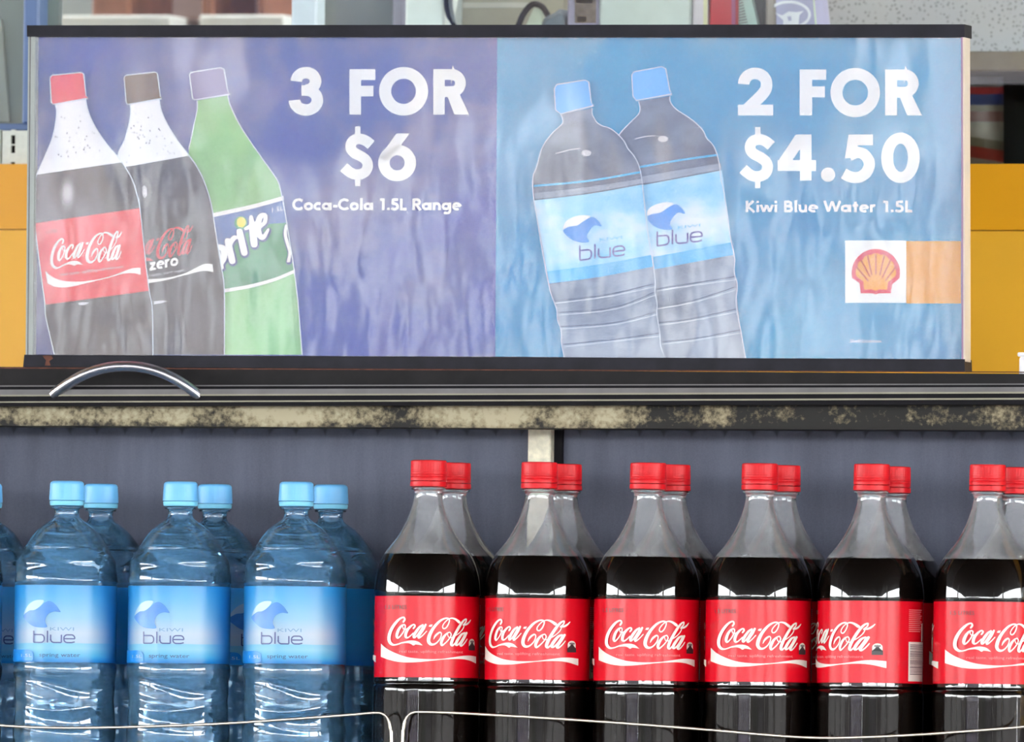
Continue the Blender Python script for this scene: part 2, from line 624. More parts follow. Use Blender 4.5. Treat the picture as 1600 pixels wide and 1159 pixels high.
class Paper:
    """draws flat inks onto a surface given by put(x, y, layer) -> point"""

    def __init__(self, mb, put):
        self.mb, self.put = mb, put

    kk = 0

    def nudge(self, layer):
        """inks of one layer lie a few hundredths of a millimetre apart, never in the same plane"""
        self.kk = (self.kk + 1) % 5
        return layer + 0.08 * self.kk

    def poly(self, pts, mat, layer=1):
        layer = self.nudge(layer)
        self.mb.poly([self.put(x, y, layer) for x, y in pts], mat)

    def stroke(self, pts, w, mat, layer=1, rounded=False):
        L, R = stroke_edges(pts, w)
        lay = self.nudge(layer)
        n = len(L)
        self.mb.strip([self.put(x, y, lay + .07 * i / n) for i, (x, y) in enumerate(L)], [self.put(x, y, lay + .07 * i / n) for i, (x, y) in enumerate(R)], mat)
        if rounded:
            for p in (pts[0], pts[-1]):
                r = (p[2] if len(p) > 2 else w) / 2
                self.poly(arc(p[0], p[1], r, r, 0, 330, 11), mat, layer)

    def ring(self, cx, cy, rx, ry, ix, iy, mat, layer=1, n=48):
        self.mb.strip([self.put(x, y, layer) for x, y in arc(cx, cy, rx, ry, 0, 360, n)],
                      [self.put(x, y, layer) for x, y in arc(cx, cy, ix, iy, 0, 360, n)], mat)

    def rect(self, x0, y0, x1, y1, mat, layer=1):
        self.poly([(x0, y0), (x1, y0), (x1, y1), (x0, y1)], mat, layer)

    def band(self, A, B, mat, layer=1):
        self.mb.strip([self.put(x, y, layer) for x, y in A], [self.put(x, y, layer) for x, y in B], mat)


# a small geometric sans: strokes in a box with cap height 1 (y up), stroke width in the same unit
def L_(*p):
    return list(p)


def A_(cx, cy, r, a0, a1, ry=None, n=14):
    ry = r if ry is None else ry
    return [(cx + r * math.cos(rad(a0 + (a1 - a0) * k / n)), cy + ry * math.sin(rad(a0 + (a1 - a0) * k / n))) for k in range(n + 1)]


GLYPH = {
    ' ': (0.36, []),
    'C': (0.84, [A_(.46, .5, .38, 42, 318, .41)]),
    'o': (0.72, [A_(.35, .33, .25, 0, 360)]),
    'c': (0.62, [A_(.35, .33, .25, 48, 312)]),
    'a': (0.78, [A_(.33, .33, .23, 0, 360), L_((.63, .0), (.63, .66))]),
    '-': (0.44, [L_((.06, .34), (.38, .34))]),
    'l': (0.30, [L_((.15, 0), (.15, 1.05))]),
    '1': (0.56, [L_((.34, 0), (.34, 1.0)), L_((.10, .90), (.34, .90))]),
    '.': (0.32, [L_((.16, 0), (.16, .22))]),
    '5': (0.66, [L_((.56, .91), (.20, .91)), L_((.19, .98), (.15, .50)), A_(.28, .32, .25, 125, -150, .24)]),
    'L': (0.56, [L_((.14, 0), (.14, 1)), L_((.06, .09), (.52, .09))]),
    'R': (0.74, [L_((.14, 0), (.14, 1)), L_((.14, .91), (.36, .91)) + A_(.36, .70, .21, 90, -90) + [(.14, .49)], L_((.34, .46), (.64, 0))]),
    'n': (0.68, [L_((.13, 0), (.13, .66)), A_(.33, .34, .20, 180, 0, .23) + [(.53, 0)]]),
    'g': (0.78, [A_(.33, .33, .23, 0, 360), L_((.63, .66), (.63, -.05)) + A_(.38, -.06, .25, 0, -140, .19)]),
    'e': (0.70, [A_(.35, .33, .25, 0, 305), L_((.12, .34), (.62, .34))]),
    'K': (0.72, [L_((.14, 0), (.14, 1)), L_((.16, .50), (.58, 1.0)), L_((.16, .52), (.64, 0))]),
    'i': (0.30, [L_((.15, 0), (.15, .66)), L_((.15, .80), (.15, 1.0))]),
    'w': (0.92, [L_((.05, .66), (.25, .04)), L_((.25, .04), (.46, .62)), L_((.46, .62), (.67, .04)), L_((.67, .04), (.87, .66))]),
    'W': (1.16, [L_((.05, 1), (.32, .06)), L_((.32, .06), (.58, .95)), L_((.58, .95), (.84, .06)), L_((.84, .06), (1.11, 1))]),
    'B': (0.70, [L_((.14, 0), (.14, 1)), L_((.14, .91), (.34, .91)) + A_(.34, .73, .18, 90, -90) + [(.14, .55)],
                 L_((.14, .52), (.36, .52)) + A_(.36, .305, .215, 90, -90) + [(.14, .09)]]),
    'u': (0.68, [[(.13, .66)] + A_(.33, .30, .20, 180, 360, .22) + [(.53, .66)], L_((.53, .66), (.53, 0))]),
    't': (0.46, [L_((.22, 0), (.22, .92)), L_((.04, .58), (.40, .58))]),
    'r': (0.48, [L_((.13, 0), (.13, .66)), A_(.33, .36, .20, 180, 70, .22)]),
    'z': (0.62, [L_((.06, .57), (.54, .57)), L_((.48, .60), (.10, .06)), L_((.06, .09), (.56, .09))]),
}


def geo_text(paper, txt, x0, x1, base, cap, mat, layer=1, w=0.2, skew=0.0):
    tot = sum(GLYPH[c][0] for c in txt)
    sx = (x1 - x0) / tot
    x = x0
    dy = skew
    for c in txt:
        adv, strokes = GLYPH[c]
        for s in strokes:
            pts = [(x + px * sx, base - py * cap + dy * ((x + px * sx) - x0)) for px, py in s]
            paper.stroke(pts, w * cap * (0.62 if c == 'e' and len(s) == 2 else 1), mat, layer)
        x += adv * sx


def font_text(paper, txt, x0, x1, base, cap, mat, layer=1, skew=0.0, rot=0.0):
    """the built-in typeface as flat faces"""
    cu = bpy.data.curves.new('lettering', 'FONT')
    cu.body = txt
    cu.size = 1.0
    cu.resolution_u = 2
    ob = bpy.data.objects.new('lettering', cu)
    COL.objects.link(ob)
    me = bpy.data.meshes.new_from_object(ob.evaluated_get(bpy.context.evaluated_depsgraph_get()))
    vs = [v.co.copy() for v in me.vertices]
    fs = [tuple(p.vertices) for p in me.polygons]
    bpy.data.objects.remove(ob)
    bpy.data.curves.remove(cu)
    bpy.data.meshes.remove(me)
    if not vs:
        return
    a, b = min(v.x for v in vs), max(v.x for v in vs)
    pts = []
    for v in vs:
        tx, ty = (v.x - a) / (b - a) * (x1 - x0), -v.y / 0.73 * cap
        if rot:
            tx, ty = tx * math.cos(rot) - ty * math.sin(rot), tx * math.sin(rot) + ty * math.cos(rot)
        pts.append(paper.put(x0 + tx, base + ty + skew * tx, layer))
    idx = paper.mb.add(pts)
    for f in fs:
        paper.mb.face([idx[k] for k in f], mat)


# flowing script wordmark, traced stroke by stroke (x, y, width); first half then second half
S2 = lambda pts: [(600 + x / 17.825, 955 + y / 17.825, w / 17.825) for x, y, w in pts]
S3 = lambda pts: [(665 + x / 17.825, 955 + y / 17.825, w / 17.825) for x, y, w in pts]
SCRIPT_A = [
    S2([(575, 320, 50), (612, 262, 55), (598, 208, 46), (555, 200, 48), (480, 235, 60), (390, 320, 78), (300, 440, 86), (232, 570, 92), (192, 700, 94),
        (188, 820, 94), (222, 905, 86), (285, 955, 66), (355, 962, 44), (440, 942, 38), (530, 908, 38), (620, 885, 42)]),
    S2([(600, 398, 36), (530, 430, 56), (455, 530, 78), (410, 650, 86), (402, 735, 74), (432, 770, 48), (500, 715, 38), (570, 620, 36), (620, 510, 38), (630, 430, 40), (600, 398, 36)]),
    S2([(560, 440, 26), (572, 505, 26), (630, 532, 26), (690, 500, 28)]),
    S2([(852, 500, 48), (890, 445, 52), (880, 402, 44), (830, 405, 46), (745, 475, 68), (675, 570, 84), (642, 670, 86), (648, 740, 74), (695, 762, 46), (770, 712, 36), (850, 630, 30)]),
    S2([(1110, 400, 44), (1025, 460, 66), (935, 580, 84), (872, 690, 84), (866, 748, 66), (905, 748, 46), (965, 680, 38), (1040, 565, 38), (1105, 450, 38), (1110, 400, 44)]),
    S2([(1185, 395, 60), (1125, 515, 74), (1045, 640, 76), (995, 720, 76), (1005, 762, 56), (1060, 735, 38), (1130, 670, 32), (1215, 575, 24)]),
]
SCRIPT_B = [
    S3([(250, 800, 14), (285, 720, 48), (345, 650, 58), (420, 602, 44), (458, 640, 34), (446, 730, 34), (400, 820, 36), (320, 905, 42), (232, 945, 62), (155, 925, 86),
        (112, 850, 100), (122, 740, 104), (166, 620, 98), (232, 500, 88), (320, 385, 78), (420, 285, 64), (530, 222, 50), (620, 208, 44), (668, 238, 38), (664, 320, 36),
        (620, 425, 36), (560, 492, 38), (505, 490, 36), (490, 430, 32), (530, 350, 32), (600, 270, 30), (680, 218, 32), (760, 206, 46), (850, 240, 66), (940, 310, 84)]),
    S3([(690, 592, 30), (620, 625, 46), (540, 705, 70), (482, 810, 84), (456, 900, 78), (478, 962, 56), (540, 925, 40), (620, 845, 34), (690, 750, 34), (725, 660, 36), (690, 592, 30)]),
    S3([(630, 655, 22), (650, 720, 24), (700, 748, 24), (770, 735, 26)]),
    S3([(1130, 270, 30), (1128, 222, 40), (1065, 262, 54), (982, 372, 70), (892, 530, 80), (805, 700, 84), (748, 840, 88), (732, 935, 78), (772, 962, 52), (830, 900, 36), (900, 800, 30)]),
    S3([(1135, 235, 30), (1125, 295, 34), (1070, 370, 40), (1055, 385, 40), (1130, 372, 54), (1200, 320, 44), (1255, 240, 16)]),
    S3([(1075, 415, 24), (1040, 500, 26), (960, 600, 26), (860, 680, 26)]),
    S3([(1092, 602, 40), (1012, 650, 64), (932, 760, 80), (872, 870, 84), (862, 938, 70), (905, 945, 46), (970, 870, 34), (1040, 755, 34), (1090, 645, 36), (1092, 602, 40)]),
    S3([(1145, 605, 60), (1092, 720, 74), (1022, 850, 78), (984, 930, 76), (1004, 970, 52), (1060, 930, 36), (1120, 850, 30), (1162, 775, 22)]),
]
C2 = lambda pts: [(600 + x / 17.825, 955 + y / 17.825) for x, y in pts]
SCRIPT_TAIL = (C2([(560, 885), (620, 868), (720, 842), (830, 836), (930, 850), (1020, 890), (1115, 975)]),
               C2([(560, 925), (640, 912), (730, 916), (810, 948), (862, 985), (920, 945), (1115, 975)]))
SCRIPT_HYPHEN = C2([(1268, 445), (1300, 395), (1378, 388), (1345, 455)])
R1 = lambda pts: [(580 + x / 7.244, 920 + y / 7.244) for x, y in pts]
SWOOSH_TOP = R1([(130, 630), (200, 690), (300, 740), (420, 780), (560, 799), (700, 803), (830, 795), (950, 775), (1060, 757), (1130, 755), (1190, 765)])
SWOOSH_LOW = R1([(130, 780), (220, 812), (320, 835), (430, 842), (560, 836), (700, 820), (820, 806), (940, 797), (1040, 797), (1120, 811), (1190, 842)])


def resample(line, n):
    ls = catmull(line, 8)
    d = [0]
    for a, b in zip(ls, ls[1:]):
        d.append(d[-1] + math.hypot(b[0] - a[0], b[1] - a[1]))
    out, j = [], 0
    for k in range(n + 1):
        t = d[-1] * k / n
        while j < len(d) - 2 and d[j + 1] < t:
            j += 1
        s = (t - d[j]) / max(d[j + 1] - d[j], 1e-9)
        out.append((ls[j][0] + (ls[j + 1][0] - ls[j][0]) * s, ls[j][1] + (ls[j + 1][1] - ls[j][1]) * s))
    return out


def wordmark(paper, mat, layer=1, first=True):
    for s in (SCRIPT_A if first else SCRIPT_A[4:]) + SCRIPT_B:
        paper.stroke([(x, y, w * .92) for x, y, w in catmull(s, 5)], 1, mat, layer, rounded=True)
    paper.band(resample(SCRIPT_TAIL[0], 14), resample(SCRIPT_TAIL[1], 14), mat, layer)
    paper.poly(SCRIPT_HYPHEN, mat, layer)


def swoosh(paper, mat, layer=1):
    paper.band(resample(SWOOSH_TOP, 40), resample(SWOOSH_LOW, 40), mat, layer)


# ================================================================== THE SETTING
g = MB()
g.box(-30, 30, -70, 8, -0.1, 0.0, plain('forecourt_concrete', srgb(92, 92, 92), 0.6, var=0.15, nscale=3))
structure(g, 'ground')
g = MB()
g.box(-15, 15, -24.0, 6, 4.3, 4.9, plain('canopy_soffit', srgb(60, 62, 66), 0.6, var=0.05))
structure(g, 'ceiling')
for i, (x, y) in enumerate(((-9, -7.5), (9, -7.5), (-9, -15.5), (9, -15.5))):
    g = MB()
    g.box(x - .2, x + .2, y - .2, y + .2, 0, 4.3, plain('canopy_column_paint', srgb(190, 188, 182), 0.5))
    structure(g, 'column')
# the far side of the street, seen only as reflections in the bottles and the sign
brick = lambda c: plain('street_wall_paint', c, 0.7, var=0.25, nscale=0.9)
ft = NT('patchy_facade')  # patches invented to mottle the sign's reflection
ft.l(ft.ramp(ft.noise(1.5, 3.0, 0.6), [(0.30, srgb(40, 50, 92)), (0.43, srgb(64, 66, 96)), (0.54, srgb(112, 98, 92)), (0.66, srgb(150, 144, 152))]), ft.b.inputs['Base Color'])
FACADE = ft.m
for i, (x0, x1, h, c) in enumerate(((-60, -44, 4.0, (70, 66, 62)), (-43.5, -31, 3.3, (84, 80, 78)), (-30.5, -24, 4.6, (66, 60, 58)), (-23.5, -1.5, 6.2, (84, 86, 104)),
                                    (-1, 4, 3.6, (86, 82, 78)), (4.5, 11, 4.2, (66, 70, 62)), (11.5, 24, 3.4, (84, 82, 84)),
                                    (24.5, 38, 4.4, (62, 58, 56)), (38.5, 60, 3.6, (84, 82, 80)))):
    g = MB()
    m = brick(srgb(*[v * .72 for v in c])) if h < 6 else FACADE  # the tall front is raised to keep sky out of the sign's reflection
    g.box(x0, x1, -56, -47, 0, h - 0.6, m)
    xm = (x0 + x1) / 2
    i0 = g.add([(x0 - .2, -46.8, h - .6), (x1 + .2, -46.8, h - .6), (x1 + .2, -56, h - .6), (x0 - .2, -56, h - .6), (x0 + 1, -51, h + .4), (x1 - 1, -51, h + .4)])
    for q in ((0, 1, 5, 4), (2, 3, 4, 5), (1, 2, 5), (3, 0, 4)):
        g.face([i0[k] for k in q], m)
    n = max(1, int((x1 - x0) / 3))
    for k in range(n):
        wx = x0 + (k + .5) * (x1 - x0) / n
        g.box(wx - .6, wx + .6, -46.98, -46.9, 1.0, 2.2, M['dark_metal'])
    if h > 6:                         # pale arches made up to put wavy streaks into the sign's reflection
        sm = plain('pale_surround', srgb(228, 228, 232), 0.6)
        for k in range(40):
            cx = -23 + k * 0.52
            zt_ = 3.55 + 0.2 * math.sin(k * 2.3)
            pts_ = [(cx - .12, -46.95, 1.2)] + [(cx + .12 * math.cos(rad(180 - a)), -46.95, zt_ + .2 * math.sin(rad(a))) for a in range(0, 181, 15)] + [(cx + .12, -46.95, 1.2)]
            g.tube(pts_, .034, sm, 6)
    structure(g, 'street_building')

for i, (x, y0, y1, h) in enumerate(((-40, -46, -33, 3.4), (-38, -32, -18, 4.2), (-40, -17, -6, 3.6), (-38, -5, 4, 4.4), (38, -46, -30, 4.0), (40, -29, -14, 3.4), (38, -13, -4, 4.3), (40, -3, 5, 3.6))):
    g = MB()
    g.box(x - 3, x + 3, y0, y1, 0, h, brick(srgb(58, 56, 55)))  # unseen side blocks added to shut out sky strips in the bottles
    structure(g, 'street_building')

# ------------------------------------------------------------------ shop wall behind: yellow fascia, window above, shop inside
YW = 0.55


def xr(px, Y, py=300):
    return P(px, py, Y).x


def zr(py, Y, px=800):
    return P(px, py, Y).z


ztop = zr(256, YW, 800)
zseam = zr(360, YW, 800)
zbot = zr(640, YW, 800)
g = MB()
g.box(-10, 10, YW, YW + 0.12, zseam + 0.0008, ztop, M['yellow'])
structure(g, 'wall_fascia')
g = MB()
g.box(-10, 10, YW + 0.0006, YW + 0.12, zbot - 0.25, zseam, M['yellow_light'])
structure(g, 'wall_fascia_lower')
g = MB()
g.box(-10, 10, YW + .01, YW + 0.12, 0, zbot - 0.25, M['dark_metal'])
structure(g, 'wall_base')
g = MB()
g.box(-10, 10, YW, YW + 0.12, 2.5, 4.3, M['yellow'])
structure(g, 'wall_upper')
YG = YW + 0.07
g = MB()
g.box(-10, 10, YG, YG + 0.005, ztop, 2.5, M['window_glass'])
structure(g, 'window_1')
g = MB()
g.box(-10, 10, 4.5, 4.6, 0, 3.2, plain('shop_wall_paint', srgb(168, 172, 172), 0.7))
structure(g, 'wall_back')
g = MB()
g.box(-10, 10, YW + .12, 4.5, 2.9, 3.0, plain('shop_ceiling_paint', srgb(205, 205, 200), 0.7))
structure(g, 'ceiling_shop')
g = MB()
g.box(-10, 10, YW + .12, 4.5, 0, 0.02, plain('shop_floor_tile', srgb(140, 138, 132), 0.5))
structure(g, 'floor_shop')
# unseen area lamps added to light the shop interior
for k, x in enumerate((-2.2, 0.0, 2.2)):
    ld = bpy.data.lights.new('shop_tube', 'AREA')
    ld.shape = 'RECTANGLE'
    ld.size, ld.size_y = 1.2, 0.15
    ld.energy = 20
    ld.color = (1.0, 0.98, 0.94)
    lo = bpy.data.objects.new('shop_tube', ld)
    COL.objects.link(lo)
    lo.location = (x, 1.7, 2.86)


def pxbox(mb, x0, x1, y0, y1, Y, depth, mat, bev=0.0, yref=None):
    """an upright box whose front face, on the plane at depth Y, spans the given photo rectangle"""
    ym = (y0 + y1) / 2 if yref is None else yref
    a, b = P(x0, ym, Y), P(x1, ym, Y)
    xm = (x0 + x1) / 2
    t, u = P(xm, y0, Y), P(xm, y1, Y)
    mb.box(a.x, b.x, Y, Y + depth, u.z, t.z, mat, bev)


# window trims
g = MB()
pxbox(g, 455, 495, -1250, 255, YG - .03, .028, plain('pale_mullion', srgb(196, 212, 220), 0.4), 0.002, yref=20)
structure(g, 'trim_1')
blue_trim = plain('blue_window_trim', srgb(80, 106, 150), 0.4)
g = MB()
pxbox(g, 36, 61, -1250, 194, YG - .03, .028, blue_trim, 0.002, yref=20)
structure(g, 'trim_2')
g = MB()
pxbox(g, -160, 60, 193, 204, YG - .03, .028, blue_trim, 0.001, yref=198)
structure(g, 'trim_3')

# ================================================================== THE SIGN
YS = 0.12          # poster plane
sign = empty('price_sign', P(780, 575, YS + .02))
tag(sign, 'wide black-framed price sign with printed drink bottles on top of the cabinet', 'sign')


def build_at(mb, name, parent, **kw):
    """link a mesh made in world coordinates under a thing's empty"""
    o = mb.build(name, parent, **kw)
    loc = parent.location
    me = o.data
    R = Matrix.Rotation(-parent.rotation_euler.z, 4, 'Z') @ Matrix.Translation(-Vector(loc))
    me.transform(R)
    return o


def face_quad(mb, c, Yf, depth, mat):
    if len(c) != 4:
        mb.poly([P(x, y, Yf) for x, y in c], mat)
        return
    """a bar whose front face has the four given photo corners on the plane at depth Yf"""
    fr = [P(x, y, Yf) for x, y in c]
    bk = [p + Vector((0, depth, 0)) for p in fr]
    i = mb.add(fr + bk)
    for q in ((0, 1, 2, 3), (7, 6, 5, 4), (0, 4, 5, 1), (1, 5, 6, 2), (2, 6, 7, 3), (3, 7, 4, 0)):
        mb.face([i[k] for k in q], mat)


g = MB()
face_quad(g, [(42, 39.5), (1507, 38), (1507, 58), (42, 57)], YS - .012, .026, M['black_rail'])
build_at(g, 'top_rail', sign)
g = MB()
face_quad(g, [(38, 554), (1507, 561), (1507.5, 580), (36, 573)], YS - .012, .026, M['black_rail'])
face_quad(g, [(66, 555.5), (80, 555.5), (83, 560), (77, 564), (79, 571), (70, 571), (72, 563)], YS - .0124, .001, M['rust'])
build_at(g, 'bottom_rail', sign)
g = MB()
face_quad(g, [(44, 57), (55, 57), (51, 554), (40, 554)], YS - .010, .022, M['silver'])
face_quad(g, [(46.5, 57), (48, 57), (44, 554), (42.5, 554)], YS - .0104, .001, M['grey_metal'])
build_at(g, 'side_trim', sign)
g = MB()
face_quad(g, [(1502, 58), (1507, 58), (1508, 580), (1503, 562)], YS - .010, .020, plain('cream_trim', srgb(222, 208, 190), 0.4))
face_quad(g, [(1501.5, 58), (1504, 58), (1505, 562), (1502.5, 562)], YS - .0106, .001, plain('mauve_seal', srgb(150, 120, 150), 0.4))
build_at(g, 'side_trim', sign)
g = MB()
face_quad(g, [(46, 45), (1505, 45), (1505, 574), (42, 568)], YS + .003, .009, M['dark_metal'])
build_at(g, 'box', sign)

# poster, printed flat
pm = MB()


def put_poster(x, y, layer):
    return P(x, y, YS - 0.0003 * layer)


pp = Paper(pm, put_poster)
pp.poly([(52, 56), (777, 56.5), (774, 557), (48, 554)], M['p_violet'], 0)
pp.poly([(777, 56.5), (1504, 57.5), (1504, 562), (774, 557)], M['p_sky'], 0)
W = M['p_white']
# -- 3 FOR $6
pp.stroke(arc(478, 127, 15, 13.5, 180, -90, 24), 18, W)
pp.stroke(arc(478, 156.3, 18, 15.5, 90, -180, 28), 18, W)
pp.rect(471, 133, 482, 149.5, W)
pp.rect(546, 108, 564, 179, W); pp.rect(560, 108, 586.5, 125, W); pp.rect(560, 134, 583.5, 150.5, W)
pp.ring(630.6, 142.6, 38.4, 38, 19.4, 19.6, W)


def big_R(x, y0, y1, wst, xr_):
    h = y1 - y0
    pp.rect(x, y0, x + wst, y1, W)
    r = h * 0.19
    cxr = xr_ - 8.5 - r
    pp.stroke([(x + wst / 2, y0 + 8.3), (cxr, y0 + 8.3)] + arc(cxr, y0 + 8.3 + r, r, r, 90, -90, 16) + [(x + wst / 2, y0 + 8.3 + 2 * r)], 16.8, W)
    pp.poly([(x + wst + 2, y0 + 37), (x + wst + 22, y0 + 37), (xr_ + 5, y1), (xr_ - 18, y1)], W)


big_R(677, 108, 179, 18, 728)


def dollar(cx, y0, y1, t0, t1, xa, xb):
    """S between y0 and y1 with ticks out to t0 and t1"""
    sx, sy = (xb - xa) / 50.0, (y1 - y0) / 72.0
    q = lambda pts: [(xa + (a - 533) * sx, y0 + (b - 208) * sy) for a, b in pts]
    pp.stroke(catmull(q([(580, 226), (572, 219.5), (563, 216.6), (554, 218), (548.5, 224), (548.5, 232), (554, 238.5), (563, 243), (571, 249), (574.5, 257), (572, 266),
                         (564, 271.3), (553, 271.5), (544, 266.5), (537, 260.5)]), 5), 16.5 * sx, W)
    pp.rect(cx - 4.2, t0, cx + 4.2, y0 + 8, W)
    pp.rect(cx - 4.2, y1 - 8, cx + 4.2, t1, W)


dollar(559, 208.5, 280.5, 197.5, 290.6, 533, 583)
pp.ring(620.5, 254.5, 29.6, 28.6, 11.7, 11.8, W)
pp.poly([(592.5, 246), (619.5, 208.5), (640, 208.5), (618, 238), (606, 252)], W)
geo_text(pp, 'Coca-Cola 1.5L Range', 457, 721, 328.3, 18.2, W, 1, 0.23)
# -- 2 FOR $4.50
pp.stroke(arc(1180, 131.5, 18, 17, 180, -8, 24) + [(1196.5, 140), (1191, 148), (1166, 172)], 18, W)
pp.rect(1153, 163.5, 1208, 180.3, W)
pp.poly([(1153, 180.3), (1172, 158), (1180, 170), (1170, 180.3)], W)
pp.rect(1249.5, 108.5, 1269, 180.3, W); pp.rect(1265, 108.5, 1291, 124.6, W); pp.rect(1265, 135, 1289, 152, W)
pp.ring(1336.3, 144.6, 38.8, 38.5, 20, 20, W)
big_R(1383, 108.5, 180.3, 18.5, 1435.5)
dollar(1184, 209, 284, 198.4, 293.8, 1157, 1208)
pp.rect(1250, 210, 1268, 282, W); pp.rect(1215, 250, 1275, 267, W)
pp.poly([(1215, 253), (1243.5, 210), (1262, 210), (1262, 216), (1236, 253)], W)
pp.poly(arc(1293.8, 272.8, 11.2, 11.2, 0, 350, 24), W)
pp.rect(1326, 210, 1364, 227, W)
pp.poly([(1326, 210), (1343, 210), (1337, 247), (1320, 247)], W)
pp.stroke(catmull([(1327, 243), (1340, 238), (1352, 243), (1358.5, 256), (1353, 270), (1341, 277), (1328, 276), (1318, 271)], 6), 17.5, W)
pp.ring(1407, 246.5, 30.2, 39.5, 11.6, 22, W)
geo_text(pp, 'Kiwi Blue Water 1.5L', 1164, 1426, 331.4, 17.8, W, 1, 0.23)
# -- emblem
pp.rect(1320.6, 375.6, 1415.8, 473, W)
pp.rect(1416, 376.5, 1501.5, 474, M['p_yellow'])
E = lambda pts: [(1310 + x / 8.0, 370 + y / 8.0) for x, y in pts]
outer = arc(468, 452, 303, 302, 192, -12, 40)
pp.poly(E(outer + [(675, 590), (655, 705), (505, 705), (466, 721), (428, 705), (280, 705), (265, 578)]), M['p_emblemred'], 2)
# scalloped inner edge
inn = []
for k in range(57):
    a = 190 - 200 * k / 56.0
    lobe = abs(math.sin(PI * (k / 8.0)))
    r = 238 + 16 * lobe ** 0.7
    inn.append((468 + r * math.cos(rad(a)), 458 - r * math.sin(rad(a))))
pp.poly(E(inn + [(620, 565), (608, 660), (515, 655), (466, 674), (418, 655), (322, 660), (312, 560)]), M['p_emblemyellow'], 3)
for a, b in (((468, 214), (468, 470)), ((365, 236), (418, 480)), ((282, 290), (395, 500)), ((225, 374), (375, 555)), ((571, 238), (518, 480)), ((652, 294), (545, 515)), ((716, 378), (585, 550))):
    pp.stroke(E([a, b]), 2.1, M['p_rib'], 4)
    pp.poly(E([(a[0] - 13, a[1]), (a[0] + 13, a[1]), ((a[0] * 3 + b[0]) / 4, (a[1] * 3 + b[1]) / 4)]), M['p_rib'], 4)
font_text(pp, 'Shell Licensee', 1328, 1377, 535, 5.5, W, 1)


def soft_glint(x, y, rx, ry, z):
    """printed highlight, stepped from dark to pale ink"""
    for k, v in enumerate((74, 96, 122, 150, 176, 200)):
        q = 1.25 - k * 0.2
        pp.poly(arc(x, y, rx * q, ry * q, 0, 350, 20), ink('glint_step', srgb(v, v - 3, v + 2), 0.02), z + .06 * k - .2)


# -- printed soft-drink bottles, painted back to front
def bottle_print(cap, capm, left, right, paints, z):
    """outline drawn from the neck down both sides; paints = [(polygon, ink)]"""
    pp.poly(cap, capm, z)
    body = left + right[::-1]
    for poly_, m_, dz in paints:
        pp.poly(poly_, m_, z + dz)
    pp.stroke(left, 1.6, M['p_outline'], z + 2.5)
    pp.stroke(right, 1.6, M['p_outline'], z + 2.5)
    pp.stroke(cap + [cap[0]], 1.6, M['p_outline'], z + 2.5)


def side(pts):
    return catmull(pts, 5)


# lemonade bottle (rear)
capS = [(296, 117), (299, 113), (344, 105.5), (350, 108), (356, 143), (360, 147), (304, 156), (301, 154)]
Ls = side([(308, 157), (308, 172), (303, 195), (298, 220), (295, 240), (300, 300), (320, 400), (340, 554)])
Rs = side([(356, 149), (360, 165), (374, 194), (394, 225), (415, 255), (433, 281), (439, 300), (445, 330), (453, 380), (460, 425), (466, 477), (472, 554)])
pp.poly(Ls + Rs[::-1], M['p_green'], 1)
topL = [(318, 336), (360, 327), (400, 318), (443, 306)]
midL = [(332, 460), (390, 450), (430, 439), (461, 426)]
pp.band(side(topL), side(midL), M['p_labelblue'], 2)
pp.band(side([(326, 400), (370, 372), (410, 352), (449, 348)]), side(midL), M['p_deepgreen'], 3)
pp.band(side(topL), side([(x, y + 6.5) for x, y in topL]), W, 4)
pp.band(side([(x, y - 5.5) for x, y in midL]), side(midL), W, 4)
pp.poly(side([(332, 461), (390, 451), (430, 440), (461, 427)]) + [(466, 477), (472, 554), (340, 554)], M['p_palegreen'], 2)
pp.poly(side([(461, 430), (466, 477), (472, 554)]) + [(462, 554), (456, 470), (455, 433)], M['p_green'], 3)
K = lambda pts: [(220 + p[0] / 6.154, 310 + p[1] / 6.154) + tuple(x / 6.154 for x in p[2:]) for p in pts]
white_letters = [
    [(720, 470, 50), (790, 480, 60), (800, 560, 60), (760, 640, 50)],
    [(745, 520, 40), (760, 600, 40), (785, 665, 30)],
    [(835, 410, 60), (880, 600, 64)], [(850, 450, 50), (890, 385, 48), (915, 375, 40)],
    [(950, 320, 62), (995, 520, 66)],
    [(1060, 180, 36), (1075, 300, 66), (1090, 440, 66)], [(1010, 290, 34), (1125, 230, 40)],
    [(1130, 280, 40), (1190, 230, 40), (1195, 165, 40), (1150, 175, 52), (1125, 260, 58), (1140, 350, 56), (1180, 370, 46), (1225, 300, 28)],
    [(1400, 260, 26), (1388, 340, 30), (1412, 440, 30), (1432, 520, 26), (1420, 600, 34)],
]
for s in white_letters:
    s2 = catmull(K(s), 5)
    pp.stroke([(x + .8, y + 1.2, w + 4.5) for x, y, w in s2], 1, M['p_navy'], 4.5, rounded=True)
for s in white_letters:
    pp.stroke(catmull(K(s), 5), 1, W, 5.5, rounded=True)
pp.poly(K(arc(962, 235, 62, 66, 0, 350, 20)), M['p_deepgreen'], 5)
pp.poly(K(arc(966, 228, 44, 50, 0, 350, 20)), M['p_lemon'], 5.6)
font_text(pp, '1.5L', 425, 443, 332, 8, M['p_outline'], 5, -0.2)
pp.poly(capS, M['p_violetcap'], 3)
for ln in (Ls[:20], Rs, capS + [capS[0]]):
    pp.stroke(ln, 1.5, M['p_outline'], 6)
